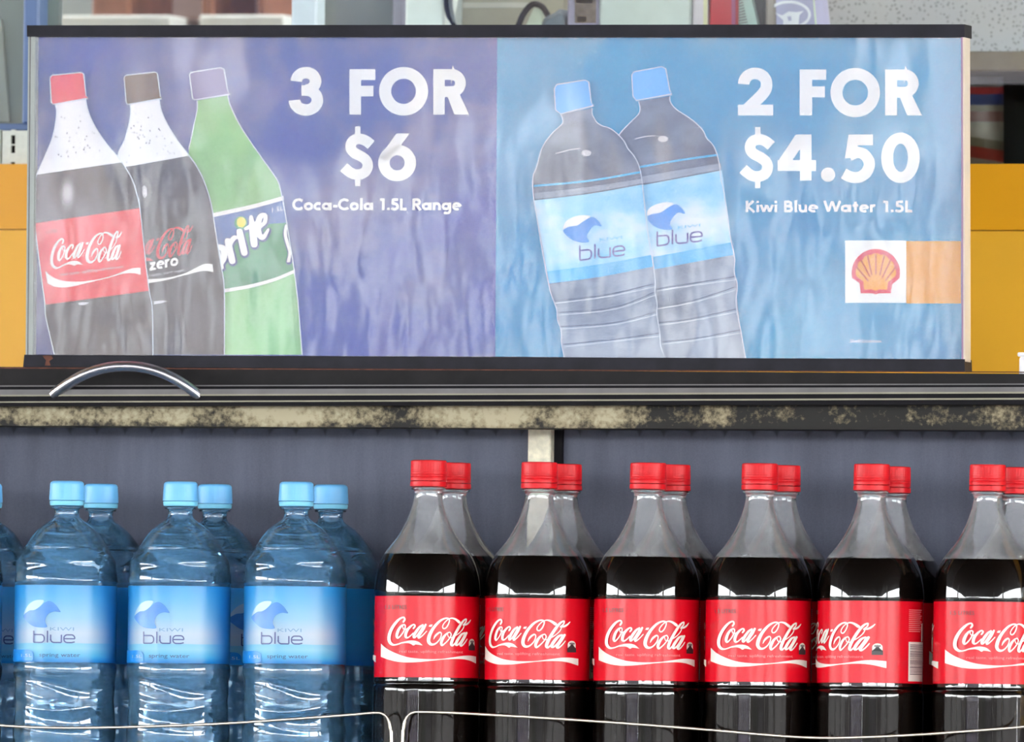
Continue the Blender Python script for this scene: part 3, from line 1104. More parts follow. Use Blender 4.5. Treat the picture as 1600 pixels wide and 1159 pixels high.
# black cola bottle (middle)
capZ = [(194, 121), (197, 117.5), (242, 112.5), (246, 115), (250.5, 150), (253, 154), (200, 163), (197, 160)]
Lz = side([(203, 162), (204, 176), (201, 195), (194, 220), (184, 246), (196, 300), (220, 420), (236, 554)])
Rz = side([(249, 155), (252, 172), (262, 195), (279, 222), (300, 249), (315, 274), (326, 304), (332, 330), (339, 376), (347, 424), (350.5, 455), (350.6, 554)])
pp.poly(Lz + Rz[::-1], M['p_zero'], 7)
fillz = [(188, 262), (240, 253), (294, 243.5)]
nk = [p for p in Lz if p[1] < 256] + [(190, 262)] + [(294, 243.5)] + [p for p in Rz if p[1] < 243][::-1]
pp.poly(nk, M['p_neck'], 8)
pp.poly(capZ, M['p_browncap'], 8)
soft_glint(226, 300, 9, 21, 8.5)


class Sheared(Paper):
    """the same paper turned and scaled: wordmark pixels of the standing bottle -> pixels on the poster"""

    def __init__(self, base, fn):
        self.mb, self.base, self.fn = base.mb, base, fn

    def put(self, x, y, layer):
        X, Y = self.fn(x, y)
        return self.base.put(X, Y, layer)


def remap(o, ux, vx):
    """affine map sending wordmark (608,1010) to o, with per-pixel vectors ux (along) and vx (down)"""
    return lambda x, y: (o[0] + (x - 608) * ux[0] + (y - 1010) * vx[0], o[1] + (x - 608) * ux[1] + (y - 1010) * vx[1])


zr_p = Sheared(pp, remap((190, 418), (0.91, -0.19), (0.12, 1.0)))
wordmark(zr_p, M['p_cola_red_text'], 8.5)
geo_text(pp, 'zero', 233, 279, 423, 19, W, 9, 0.2, -0.19)
font_text(pp, 'real taste, zero sugar', 222, 289, 434, 4.4, M['p_glint'], 9, -0.16)
swl = side([(225, 443), (260, 437), (290, 428), (320, 417), (333, 415)])
swh = side([(225, 436.5), (260, 434), (290, 426.5), (318, 412.5), (332, 413)])
pp.band(swh, side([(225, 443.5), (260, 437.5), (290, 429.5), (318, 423), (333.5, 425.5)]), W, 9)
pp.poly(side([(240, 471), (250, 469.5), (261, 470.5), (250, 474), (241, 475)]), M['p_glint'], 9)
for ln in (Lz[:22], Rz, capZ + [capZ[0]]):
    pp.stroke(ln, 1.5, M['p_outline'], 10)
# red-label cola bottle (front)
capC = [(78, 121), (81, 117.5), (127, 113), (131, 116), (134.5, 150), (138, 153.5), (83, 163), (80, 160)]
Lc = side([(86, 163), (88, 178), (82.5, 212), (70, 244), (57, 274), (53, 294), (52, 325), (54, 350), (61, 405), (70, 474), (71, 492), (77, 520), (85, 554)])
Rc = side([(134, 154), (138, 174), (150, 200), (167, 225), (187, 249), (205, 277), (214, 304), (219, 328), (226, 395), (233, 453), (237, 474), (238.5, 500), (239, 555)])
pp.poly(Lc + Rc[::-1], M['p_cola'], 11)
nk = [p for p in Lc if p[1] < 272] + [(58, 273)] + [(191, 253.5)] + [p for p in Rc if p[1] < 253][::-1]
pp.poly(nk, M['p_neck'], 12)
pp.poly([(53.5, 349), (219, 325), (233.5, 454), (71, 476)], M['p_red'], 12)
pp.poly(capC, M['p_redcap'], 12)
soft_glint(105, 302, 11, 24, 12.5)
pp.poly(side([(123, 473), (132, 472), (139, 473), (131, 476.5), (123, 476)]), M['p_glint'], 12.5)
cc_p = Sheared(pp, remap((80, 421), (0.905, -0.135), (0.12, 1.02)))
wordmark(cc_p, W, 13)
Q = lambda pts: [(60 + x / 8.278, 340 + y / 8.278) for x, y in pts]
pp.band(resample(Q([(92, 690), (170, 760), (300, 812), (450, 828), (620, 820), (830, 785), (1000, 735), (1150, 675), (1250, 648), (1322, 650)]), 30),
        resample(Q([(118, 850), (200, 888), (320, 902), (450, 888), (620, 846), (830, 796), (1000, 750), (1100, 724), (1220, 715), (1322, 738)]), 30), W, 13)
font_text(pp, 'real taste. uplifting refreshment', 95, 193, 431, 5, M['p_glint'], 13, -0.13)
font_text(pp, '1.5 LITRES', 72, 90, 365, 5, M['p_cola'], 13, -0.13)
for ln in (Lc, Rc, capC + [capC[0]]):
    pp.stroke(ln, 1.5, M['p_outline'], 14)
rng = random.Random(3)
for (cx0, top, n_) in ((110, 165, 46), (226, 165, 46)):
    for k in range(n_):
        y = top + 12 + 85 * rng.random() ** 0.7
        hw = 18 + max(0, (y - 180)) * 0.45
        x = cx0 + (y - 165) * 0.16 + (rng.random() * 2 - 1) * hw
        r = 0.5 + 0.9 * rng.random()
        if y < 250 - (x - cx0) * 0.13:
            pp.poly(arc(x, y, r * .8, r * 1.3, 0, 300, 6), M['p_droplet'], 14 if cx0 < 200 else 9.5)

# -- printed water bottles
capB = [(989, 150), (987, 117), (991, 112), (1034, 104), (1040, 107), (1047, 143), (1050, 147), (994, 157)]
Lb = side([(998, 158), (1000, 170), (997, 179), (983, 193), (968, 210), (962, 230), (985, 300), (1000, 420), (1020, 559)])
Rb = side([(1047, 150), (1047, 158), (1056, 170), (1081, 187), (1098, 203), (1104, 216), (1115, 228), (1123, 251), (1126.6, 281), (1131, 300), (1141, 369), (1148, 403), (1147, 425), (1152, 445),
           (1150, 469), (1152, 488), (1158, 519), (1165, 560)])
pp.poly(Lb + Rb[::-1], M['p_watergrey'], 1)
pp.poly(side([(1000, 424), (1060, 412), (1146, 398)]) + [(1152, 470), (1158, 519), (1165, 560), (1015, 558)], M['p_waterlow'], 2)
pp.band(side([(990, 292), (1060, 279), (1128, 266)]), side([(1005, 424), (1070, 412), (1146, 398)]), M['p_skylabel'], 3)
pp.band(side([(1004, 404), (1070, 392), (1144, 378)]), side([(1005, 424), (1070, 412), (1146, 398)]), M['p_cyan'], 4)
pp.band(side([(985, 262), (1060, 249), (1124, 240)]), side([(985, 265), (1060, 252), (1124.5, 243)]), M['p_cyan'], 2)
pp.band(side([(985, 279), (1060, 266), (1126, 255)]), side([(985, 290), (1060, 277), (1127, 264)]), M['p_waterlow'], 2)
def wave_print(x, y, z):
    """white crest over a blue curling wave"""
    pp.poly(catmull([(x, y), (x + 4, y - 12), (x + 16, y - 19), (x + 30, y - 22), (x + 42, y - 20), (x + 34, y - 12), (x + 22, y - 6), (x + 8, y - 3)], 5, True)[:-1], M['p_white'], z)
    pp.poly(catmull([(x, y + 2), (x + 10, y - 4), (x + 22, y - 6), (x + 34, y - 14), (x + 46, y - 19), (x + 56, y - 12), (x + 60, y - 4), (x + 50, y - 6), (x + 42, y + 1), (x + 37, y + 11), (x + 40, y + 20),
                     (x + 24, y + 20), (x + 10, y + 14)], 5, True)[:-1], M['p_blue'], z + .4)


wave_print(1010, 338, 5)


def blue_word(paper, x0, y0, w, h, mat, layer, sw, skew=0.0):
    """wide thin lettering b l u e: baseline y0, x-height h, total width w"""
    rr = h * 0.42
    lw = w * 0.245

    def rrect(xa, xb, ya, yb):
        return (arc(xb - rr, ya + rr, rr, rr, 90, 0, 5) + arc(xb - rr, yb - rr, rr, rr, 0, -90, 5))
    tr = lambda pts: [(x, y + skew * (x - x0)) for x, y in pts]
    xb = x0
    S = lambda pts: paper.stroke(tr(pts), sw, mat, layer)
    S([(xb, y0), (xb, y0 - h * 1.5)])
    S([(xb, y0 - h)] + rrect(xb, xb + lw, y0 - h, y0) + [(xb, y0)])
    xl = xb + lw + w * .075
    S([(xl, y0), (xl, y0 - h * 1.5)])
    xu = xl + w * .075
    S([(xu, y0 - h), (xu, y0 - rr)] + arc(xu + rr, y0 - rr, rr, rr, 180, 270, 5) + [(xu + lw, y0)])
    S([(xu + lw, y0 - h), (xu + lw, y0)])
    xe = xu + lw + w * .06
    S([(xe, y0 - h * .5), (xe + lw, y0 - h * .5)])
    S([(xe + lw, y0 - h * .48)] + arc(xe + lw - rr, y0 - h + rr, rr, rr, 0, 90, 5) + arc(xe + rr, y0 - h + rr, rr, rr, 90, 180, 5) + arc(xe + rr, y0 - rr, rr, rr, 180, 270, 5)
      + [(xe + lw * .7, y0), (xe + lw, y0 - h * .1)])


blue_word(pp, 1027, 384, 74, 15, M['p_purple'], 5, 2.6, -0.11)
font_text(pp, 'KIWI', 1059, 1094, 358, 5, M['p_cyan'], 5, -0.12)
pp.poly(capB, M['p_watercap'], 3)
for k, (a, b, c_) in enumerate((((1005, 455), (1060, 446), (1150, 432)), ((1015, 480), (1080, 470), (1150, 448)), ((1020, 505), (1080, 498), (1152, 482)), ((1024, 535), (1090, 528), (1158, 515)))):
    pp.stroke(side([a, b, c_]), 1.4, M['p_dim'], 4)
    pp.stroke(side([(a[0], a[1] + 4), (b[0], b[1] + 3), (c_[0], c_[1] + 5)]), 1.2, M['p_outline'], 4)
for ln in (Lb[:28], Rb, capB + [capB[0]]):
    pp.stroke(ln, 1.5, M['p_outline'], 6)
capA = [(868, 172), (866, 138), (870, 132), (914, 125), (920, 128), (924, 161), (928, 165), (876, 178)]
La = side([(876, 178), (879, 192), (862, 209), (847, 231), (839, 259), (833, 276), (833, 302), (840, 347), (848, 395), (858, 447), (862, 462), (870, 484), (871, 500), (877, 516), (877, 535), (882, 559)])
Ra = side([(925, 169), (926, 180), (936, 194), (956, 202), (974, 219), (981, 232), (993, 247), (1001, 269), (1005, 300), (1012, 362), (1021, 416), (1024, 445), (1023, 455), (1027, 475), (1026, 490), (1031, 519),
           (1032, 540), (1039, 559)])
pp.poly(La + Ra[::-1], M['p_watergrey'], 7)
pp.poly(side([(858, 444), (940, 432), (1022, 416)]) + [(1026, 475), (1031, 519), (1039, 559), (882, 559), (870, 484)], M['p_waterlow'], 8)
pp.band(side([(835, 313), (920, 303), (1005, 288)]), side([(858, 443), (940, 432), (1022, 416)]), M['p_skylabel'], 9)
pp.band(side([(855, 424), (940, 412), (1018, 398)]), side([(858, 443), (940, 432), (1022, 416)]), M['p_cyan'], 10)
pp.band(side([(834, 289), (920, 281), (1002, 267)]), side([(834, 292), (920, 284), (1002, 270)]), M['p_cyan'], 8)
pp.band(side([(835, 302), (920, 292), (1004, 279)]), side([(836, 311), (920, 301), (1005, 286)]), M['p_waterlow'], 8)
wave_print(880, 358, 11)
blue_word(pp, 906, 406.5, 74, 15, M['p_purple'], 11, 2.6, -0.115)
font_text(pp, 'KIWI', 937, 972, 377, 5, M['p_cyan'], 11, -0.12)
pp.poly(capA, M['p_watercap'], 9)
for k, (a, b, c_) in enumerate((((866, 470), (950, 460), (1023, 443)), ((874, 488), (960, 480), (1026, 455)), ((876, 510), (960, 504), (1028, 486)), ((880, 538), (960, 530), (1032, 520)))):
    pp.stroke(side([a, b, c_]), 1.4, M['p_dim'], 10)
    pp.stroke(side([(a[0], a[1] + 4), (b[0], b[1] + 3), (c_[0], c_[1] + 5)]), 1.2, M['p_outline'], 10)
pp.stroke(side([(868, 240), (890, 234), (906, 232)]), 1.6, M['p_glint'], 9)
pp.poly(arc(916, 239, 8, 5, 0, 330, 11), M['p_glint'], 9)
pp.stroke(side([(992, 217), (1010, 213), (1024, 212)]), 1.6, M['p_glint'], 3)
pp.poly(arc(1036, 217, 8, 5, 0, 330, 11), M['p_glint'], 3)
for ln in (La, Ra, capA + [capA[0]]):
    pp.stroke(ln, 1.5, M['p_outline'], 12)
build_at(pm, 'poster', sign)
g = MB()
a = [P(x, y, YS - .0075) for x, y in ((53, 57), (1504, 58), (1504, 562), (49, 555))]
i0 = g.add(a)
g.face(i0, M['cover'])
build_at(g, 'cover_sheet', sign)

# ================================================================== THE CABINET
YF = 0.07          # its front edge
YSH = -0.06         # front edge of its shelf
BASE_X = xr(-185, 0), xr(1800, 0)
zb = CAM_Z - 54 * U                     # shelf the bottles stand on
cab = empty('display_cabinet', ((BASE_X[0] + BASE_X[1]) / 2, 0.07, 0))
tag(cab, 'weathered drink display cabinet with stained cream rail and grey back panel under the sign', 'cabinet')


def wide_bar(mb, yl, yr_, hl, hr, Yf, depth, mat):
    face_quad(mb, [(-190, yl - (yr_ - yl) * .119), (1800, yr_ + (yr_ - yl) * .125), (1800, yr_ + hr), (-190, yl + hl - (yr_ - yl) * .119)], Yf, depth, mat)


g = MB()
wide_bar(g, 573, 584, 34, 32, YF + .035, .25, M['dark_metal'])
wide_bar(g, 573.5, 580.5, 2.2, 2.2, YF + .0345, .002, M['rust'])
build_at(g, 'top_plinth', cab)
g = MB()
wide_bar(g, 602, 599, 2.0, 2.0, YF + .018, .2, M['grey_metal'])
wide_bar(g, 604, 601, 6.5, 6.5, YF + .018, .2, M['black'])
wide_bar(g, 608.5, 604.5, 9.5, 9, YF + .004, .2, M['grey_metal'])
wide_bar(g, 616.8, 611.8, 2.2, 2.2, YF + .0030, .2, M['bright_edge'])
wide_bar(g, 619, 614, 8.5, 8.5, YF + .0036, .2, M['black'])
wide_bar(g, 627, 621.5, 2.0, 2.0, YF + .0024, .2, M['bright_edge'])
wide_bar(g, 629, 623.5, 5, 8, YF + .0036, .2, M['black'])
build_at(g, 'top_trim', cab)
# stained rail
bm_ = MB()
c = [(-190, 632.5), (1800, 633), (1800, 673), (-190, 664)]
fr = [P(x, y, YF + .02) for x, y in c]
i0 = bm_.add(fr + [p + Vector((0, .05, 0)) for p in fr])
for q in ((0, 1, 2, 3), (7, 6, 5, 4), (0, 4, 5, 1), (1, 5, 6, 2), (2, 6, 7, 3), (3, 7, 4, 0)):
    bm_.face([i0[k] for k in q], M['beam'])
beam = bm_.build('stained_rail', cab)
org = Vector((0, 0, min(P(0, 664, YF + .02).z, P(1600, 672, YF + .02).z)))
beam.location = org - Vector(cab.location)
beam.data.transform(Matrix.Translation(-org))
tag(beam, 'cream rail blackened with mould')
YP = 0.165
zp = zr(668, YP, 800) + 0.003
g = MB()
g.box(BASE_X[0], BASE_X[1], YP, YP + .012, zb - .05, zp + .03, M['panel'])
pn = g.build('back_panel', cab)
pn.data.transform(Matrix.Translation((0, 0, -zp)))
pn.location = Vector((0, 0, zp)) - Vector(cab.location)
g = MB()
pxbox(g, 824.5, 860, 655, 1340, YP - .018, .018, M['post'], 0.001, yref=700)
build_at(g, 'post', cab)
g = MB()
pxbox(g, 860.5, 878, 655, 1340, YP - .006, .006, M['black'], 0.0, yref=700)  # black strip put in as the shade of the gap beside the post
build_at(g, 'post_gap_seal', cab)
for x in (BASE_X[0] - .012, BASE_X[1]):
    g = MB()
    g.box(x, x + .012, YF + .03, YP + .012, zb - .05, zp + .005, M['dark_metal'])
    build_at(g, 'side_panel', cab)
g = MB()
g.box(BASE_X[0], BASE_X[1], YSH + .002, YP, zb - .025, zb - .002, M['grey_metal'], .003)
build_at(g, 'shelf', cab)
g = MB()
g.box(BASE_X[0], BASE_X[1], YSH + .01, YP + .012, 0.0, zb - .05, M['dark_metal'], .006)
g.box(BASE_X[0], BASE_X[1], YSH + .01, YP, zb - .05, zb - .025, M['dark_metal'])
build_at(g, 'lower_body', cab)
# chrome bow handle
g = MB()
arcp = []
for k in range(41):
    t = k / 40.0
    x = 85 + (311 - 85) * t
    s = (x - 196) / 113.0
    y = 572 + 45 * (abs(s) ** 2.15) + 0.0 * t
    arcp.append(P(x, y, YF - 0.004 + 0.012 * (abs(s) ** 4)))
g.tube(arcp, 0.0044, M['chrome'], 20, 1.3)
build_at(g, 'handle', cab)

# wire fences in front of each stock of bottles
YWI = -0.052


def fence(pts, label):
    r0 = P(pts[len(pts) // 2][0], 1354, YWI)
    root = empty('wire_fence', (r0.x, YWI, zb - .002))
    tag(root, label, 'rack fence')
    mb = MB()
    line = [P(x, y, YWI) for x, y in catmull(pts, 8)]
    mb.tube(line, 0.00125, M['wire'], 10)
    build_at(mb, 'hoop', root)
    mb = MB()
    lo = [Vector((line[0].x, YWI, zb + .0005)), Vector((line[-1].x, YWI, zb + .0005))]
    mb.tube([lo[0], (lo[0] + lo[1]) / 2, lo[1]], 0.00125, M['wire'], 8)
    for k in (1, 2):
        z_ = zb + (line[len(line) // 2].z - zb) * k / 3.0
        mb.tube([Vector((lo[0].x, YWI, z_)), Vector((lo[1].x, YWI, z_))], 0.001, M['wire'], 8)
    build_at(mb, 'cross_wire', root)
    return root


fence([(-330, 1352), (-322, 1220), (-316, 1130), (-304, 1114), (-286, 1112), (-150, 1122), (0, 1133), (80, 1136.5), (150, 1136.5), (250, 1134), (350, 1130), (450, 1123.5), (540, 1117), (582, 1113.5),
       (597, 1114.5), (606, 1122), (610, 1138), (612, 1165), (614, 1352)], 'sagging plated wire fence in front of the blue water bottles')
fence([(626, 1352), (629, 1165), (631, 1138), (635, 1122), (644, 1113.5), (660, 1112), (720, 1114), (860, 1122), (1000, 1131.5), (1120, 1141), (1220, 1149.5), (1290, 1152.5), (1360, 1151), (1450, 1146.5),
       (1560, 1138.5), (1600, 1135), (1800, 1116), (1925, 1110), (1940, 1120), (1944, 1160), (1948, 1352)], 'sagging plated wire fence in front of the red-labelled cola bottles')

# ================================================================== BOTTLES
NSEG = 72
HC = 635 * U                     # cola bottle height


def prof_px(pts, H, n_between=3):
    """(offset from cap top in px, radius in px) -> smooth (r, z) from the base upwards"""
    sm = catmull([(r * U, H - o * U) for o, r in pts], n_between)
    return sm[::-1]


def cap_mesh(H, top, bot, r, mat, ribs, taper, rnd, lines=False):
    mb = MB()
    z1, z0 = H - top * U, H - bot * U
    R = r * U
    prof = [(R * .80, z0 + .0004), (R * 1.0, z0), (R * 1.0, z0 + .001)]
    m_ = 8
    for k in range(m_ + 1):
        t = k / m_
        prof.append((R * (1 - taper * t), z0 + .001 + (z1 - rnd - z0 - .001) * t))
        if lines and 0 < k < m_:
            zz = z0 + .001 + (z1 - rnd - z0 - .001) * t
            prof += [(R * .985, zz + .0003), (R * (1 - taper * t), zz + .0006)]
    for k in range(1, 6):
        a = PI / 2 * k / 5
        prof.append((R * (1 - taper) - rnd * (1 - math.cos(a)), z1 - rnd + rnd * math.sin(a)))
    prof.append((R * .3, z1 + .0001))
    n = 120

    def rf(rr, z, a):
        if z > z0 + .0012 and z < z1 - rnd * .6 and rr > R * .9:
            return rr * (1 + ribs * (0.5 + 0.5 * math.cos(a * 40)) - ribs * .5), z
        return rr, z
    mb.lathe(prof, n, mat, rf, cap1=True)
    return mb


# ---- cola
COLA = [(42, 24), (43.5, 26.5), (45.5, 26.5), (47, 22.5), (52, 22), (60, 22.6), (72, 25.6), (94, 33.6), (117, 46.2), (134, 59), (147, 68.6), (166, 77), (187, 81.8), (206, 83.5), (211, 83.4), (213, 82.4),
        (240, 82.2), (300, 82.2), (341, 82.4), (344, 82.9), (347, 83.0), (349, 81.8), (351, 81.8), (353, 82.9), (356, 83.6), (362, 84), (390, 84), (420, 84), (470, 83.6), (540, 84), (590, 83), (612, 78), (626, 66), (635, 46)]
FILL_C = 143


def cola_inner():
    out = []
    for r, z in prof_px(COLA, HC):
        if z <= HC - FILL_C * U:
            out.append((r - .0006, z + (.0008 if z < .004 else 0)))
    return out


class LabelPaper(Paper):
    """paper wrapped round a bottle; x is the photo pixel on the bottle at rest, ax its axis"""

    def __init__(self, mb, ax, rpx, y_top, H, off=0.0):
        self.mb, self.ax, self.rpx, self.yt, self.H, self.off = mb, ax, rpx, y_top, H, off

    def put(self, x, y, layer):
        s = max(-0.9999, min(0.9999, (x - self.ax) / self.rpx))
        a = math.asin(s) + self.off
        r = (self.rpx + 0.6) * U + 0.0002 * layer
        return (r * math.sin(a), -r * math.cos(a), self.H - (y - self.yt) * U)


class FlatLabelPaper(LabelPaper):
    """x measured in degrees round the bottle"""

    def rect(self, x0, y0, x1, y1, mat, layer=1):
        n = max(1, int(abs(x1 - x0) / 3))
        xs_ = [x0 + (x1 - x0) * k / n for k in range(n + 1)]
        self.band([(x, y0) for x in xs_], [(x, y1) for x in xs_], mat, layer)

    def put(self, x, y, layer):
        a = rad(x) + self.off
        r = (self.rpx + 0.6) * U + 0.0002 * layer
        return (r * math.sin(a), -r * math.cos(a), self.H - (y - self.yt) * U)


def make_cola():
    root = empty('cola_bottle')
    mb = MB()
    pr = prof_px(COLA, HC)
    cut = HC - FILL_C * U
    lo = [p for p in pr if p[1] <= cut]
    mb.lathe(lo, NSEG, M['pet_cola'], cap0=True)
    mb.lathe([lo[-1]] + [p for p in pr if p[1] > cut], NSEG, M['pet_mist'])
    mb.build('bottle_shell', root, sharp=80)
    mb = MB()
    pr = cola_inner()
    rt = pr[-1][0]
    pr += [(rt - .0006, pr[-1][1] - .0004), (rt * .6, pr[-1][1] - .0006), (rt * .05, pr[-1][1] - .0006)]
    mb.lathe(pr, NSEG, M['cola'], cap0=True, cap1=True)
    mb.build('cola', root, sharp=80)
    tag(cap_mesh(HC, 0, 32, 28.3, M['cap_red'], .012, .02, .0011, True).build('cap', root, sharp=50))
    c_ = [x for x in bpy.data.objects if x.parent == root and x.name.startswith('cap')][0]
    mb = MB()
    z1, z0 = HC - 32.6 * U, HC - 41.5 * U
    mb.lathe([(26 * U, z0), (28.6 * U, z0 + .0003), (28.8 * U, z0 + .002), (28.4 * U, z1 - .0004), (27 * U, z1)], 60, M['cap_red'])
    mb.build('tamper_ring', c_, sharp=50)
    # label
    mb = MB()
    z1, z0 = HC - 213.4 * U, HC - 340.2 * U
    mb.lathe([(82.6 * U, z0), (82.6 * U, (z0 + z1) / 2), (82.6 * U, z1)], 96, M['label_red'])
    for off, badge in ((0.0, True), (rad(-138), False)):
        lp = LabelPaper(mb, 668, 82.6, 719, HC, off)
        wordmark(lp, M['label_white'], 2)
        swoosh(lp, M['label_white'], 2)
        font_text(lp, 'real taste. uplifting refreshment', 626.5, 724, 1021, 4.4, M['label_pink'], 2)
        if badge:
            font_text(lp, '1.5 LITRES', 604, 637, 953, 6.2, M['label_dark'], 2)
            fp = FlatLabelPaper(mb, 668, 82.6, 719, HC, off)
            # small arched badge
            fp.poly([(52, 1014), (52, 1004)] + [(57.5 + 5.5 * math.cos(rad(180 - k * 18)), 1004 - 6 * math.sin(rad(k * 18))) for k in range(11)] + [(63, 1014)], M['label_white'], 2)
            fp.poly([(51.5, 1016), (51.5, 1010), (55, 1006), (57.5, 1000), (60, 1006), (63.5, 1010), (63.5, 1016)], M['ink_black'], 3)
            fp.rect(54, 1001, 61, 1003.6, M['ink_grey'], 3.5)
            # fine print and barcode
            for k in range(12):
                fp.rect(95, 945 + k * 3.0, 121 - (k % 3) * 2, 946.2 + k * 3.0, M['label_pink'], 2)
            fp.rect(120, 966, 124, 994, M['label_white'], 2)
            fp.rect(95, 995, 126, 1058 - 2, M['label_white'], 2)
            bw = random.Random(5)
            y = 999.0
            while y < 1047:
                h = 0.7 + 1.3 * bw.random()
                fp.rect(97, y, 124.5, y + h, M['ink_grey'], 3)
                y += h + 0.5 + 0.9 * bw.random()
    mb.build('label', root, sharp=0)
    return root


# ---- water
HW = 602 * U
WATER = [(39.5, 21), (41, 24.5), (43, 24.5), (44.5, 19.8), (55, 19.6), (61, 24.5), (69, 36), (77, 45.5), (89, 55.5), (100, 63.5), (104, 66.5), (108, 67.6), (116, 73.4), (126, 77.8), (139, 79.7), (150, 80.9), (158, 81.2),
         (162, 80.2), (165, 79.4), (190, 79.3), (260, 79.3), (286, 79.4), (288, 80.8), (294, 81.8), (303, 81.8), (312, 80.4), (326, 79.2), (345, 78.6), (362, 79.0), (376, 80.4), (388, 81.4),
         (400, 81.4), (412, 80.2), (425, 81.2), (445, 81.4), (470, 81), (520, 81.4), (560, 80.6), (585, 76), (596, 64), (602, 46)]


def water_wave(r, z, a):
    """moulded waves round the shoulder and the lower half"""
    o = (HW - z) / U
    rr = r
    if 84 < o < 160:
        e = math.exp(-((o - (124 + 11 * math.sin(2 * a + .6))) / 7.0) ** 2)
        e2 = math.exp(-((o - (104 + 7 * math.sin(2 * a + 2.3))) / 6.0) ** 2)
        e3 = math.exp(-((o - (143 + 5 * math.sin(3 * a))) / 6.5) ** 2)
        rr -= U * (2.0 * e + 1.5 * e2 + 1.3 * e3)
    if 296 < o < 560:
        for c0, am, ph, dp in ((320, 12, .4, 1.5), (352, 10, 1.9, 1.1), (384, 8, .9, 1.0), (424, 9, 2.0, 1.3), (462, 9, .2, 1.3), (500, 9, 1.1, 1.3)):
            rr -= U * dp * math.exp(-((o - (c0 + am * math.sin(2 * a + ph))) / 6.5) ** 2)
    return rr, z


def dense(prof, step):
    out = [prof[0]]
    for (r0, z0), (r1, z1) in zip(prof, prof[1:]):
        n = max(1, int(math.hypot(r1 - r0, z1 - z0) / step))
        for k in range(1, n + 1):
            t = k / n
            out.append((r0 + (r1 - r0) * t, z0 + (z1 - z0) * t))
    return out


FILL_W = 64


def make_water():
    root = empty('water_bottle')
    pr = dense(prof_px(WATER, HW), 2.2 * U)
    mb = MB()
    mb.lathe(pr, NSEG, M['pet_water'], water_wave, cap0=True)
    mb.build('bottle_shell', root, sharp=80)
    mb = MB()
    inn_ = [(r - .0005, z) for r, z in pr if z <= HW - FILL_W * U and z > .001]
    inn_ = [(inn_[0][0], .0008)] + inn_[1:]
    rt, zt = inn_[-1]
    rows = mb.lathe(inn_, NSEG, M['water'], water_wave, cap0=True)
    top = mb.add([(0, 0, zt - .0003)])
    for k in range(NSEG):
        mb.face((rows[-1][k], rows[-1][(k + 1) % NSEG], top[0]), M['water'], True)
    mb.build('water', root, sharp=60)
    cp = cap_mesh(HW, 0, 30.5, 28, M['cap_blue'], .006, .045, .0030).build('cap', root, sharp=50)
    mb = MB()
    z1, z0 = HW - 31 * U, HW - 39 * U
    mb.lathe([(24 * U, z0), (26.6 * U, z0 + .0003), (27.2 * U, z0 + .002), (27.4 * U, z1 - .0004), (26 * U, z1)], 60, M['ring_blue'])
    mb.build('tamper_ring', cp, sharp=50)
    mb = MB()
    z1, z0 = HW - 165 * U, HW - 286 * U
    n = 96
    rows = mb.lathe([(80.6 * U, z0), (80.6 * U, z0 + (z1 - z0) / 3), (80.6 * U, z0 + (z1 - z0) * 2 / 3), (80.6 * U, z1)], n, M['label_water'], None, False, False, -PI, PI - 1e-5)
    for j, row in enumerate(rows):
        for k, vi in enumerate(row):
            mb.uv[vi] = (k / n, j / 3.0)
    lp = LabelPaper(mb, 104.5, 80.6, 752, HW)
    V = lambda pts: [(10 + x / 8.279, 910 + y / 8.279) for x, y in pts]

    def patch(pts, mat, layer):
        """fill on a curved label: sliced into narrow upright bands"""
        sm = [p[:2] for p in catmull(V(pts), 5, True)[:-1]]
        lay = lp.nudge(layer)
        todo = [[sm[i] for i in tri] for tri in tessellate_polygon([[Vector((x, y, 0)) for x, y in sm]])]
        while todo:
            tri = todo.pop()
            xs_ = [p[0] for p in tri]
            if max(xs_) - min(xs_) > 5:
                e = max(range(3), key=lambda k: abs(tri[k][0] - tri[(k + 1) % 3][0]))
                p, q, w_ = tri[e], tri[(e + 1) % 3], tri[(e + 2) % 3]
                m_ = ((p[0] + q[0]) / 2, (p[1] + q[1]) / 2)
                todo += [[p, m_, w_], [m_, q, w_]]
            else:
                mb.face(mb.add([lp.put(x, y, lay) for x, y in tri]), mat)
    patch([(258, 440), (290, 360), (350, 290), (430, 255), (520, 262), (470, 335), (400, 382), (330, 392), (285, 425)], M['wave_pale'], 1.5)
    patch([(255, 460), (330, 395), (400, 385), (470, 340), (535, 285), (600, 268), (670, 312), (715, 370), (735, 410), (660, 402), (590, 430), (552, 480), (540, 540), (565, 605), (480, 612), (380, 592), (300, 530)],
          M['wave_blue'], 2)
    patch([(110, 905), (200, 900), (330, 900), (385, 940), (390, 990), (370, 1040), (240, 1045), (110, 1045)], M['label_bluespot'], 1.5)
    font_text(lp, '1.5L', 38, 55, 1030, 5, M['wave_pale'], 2.5)
    font_text(lp, 'KIWI', 83, 120, 988.5, 5.6, M['ink_sky'], 2)
    blue_word(lp, 57.5, 1007.2, 67.5, 12.2, M['ink_navy'], 2, 1.9)
    font_text(lp, 'spring water', 66.5, 130, 1029.5, 6.6, M['ink_navy'], 2)
    # backing so ink on the label reads from outside only
    mb.build('label', root, sharp=0)
    return root


def place(root, px, py, Y, extra, H):
    p = P(px, py, Y)
    root.location = (p.x, Y, max(p.z - H, zb - .0018))
    root.rotation_euler = (0, 0, YAW + rad(extra))


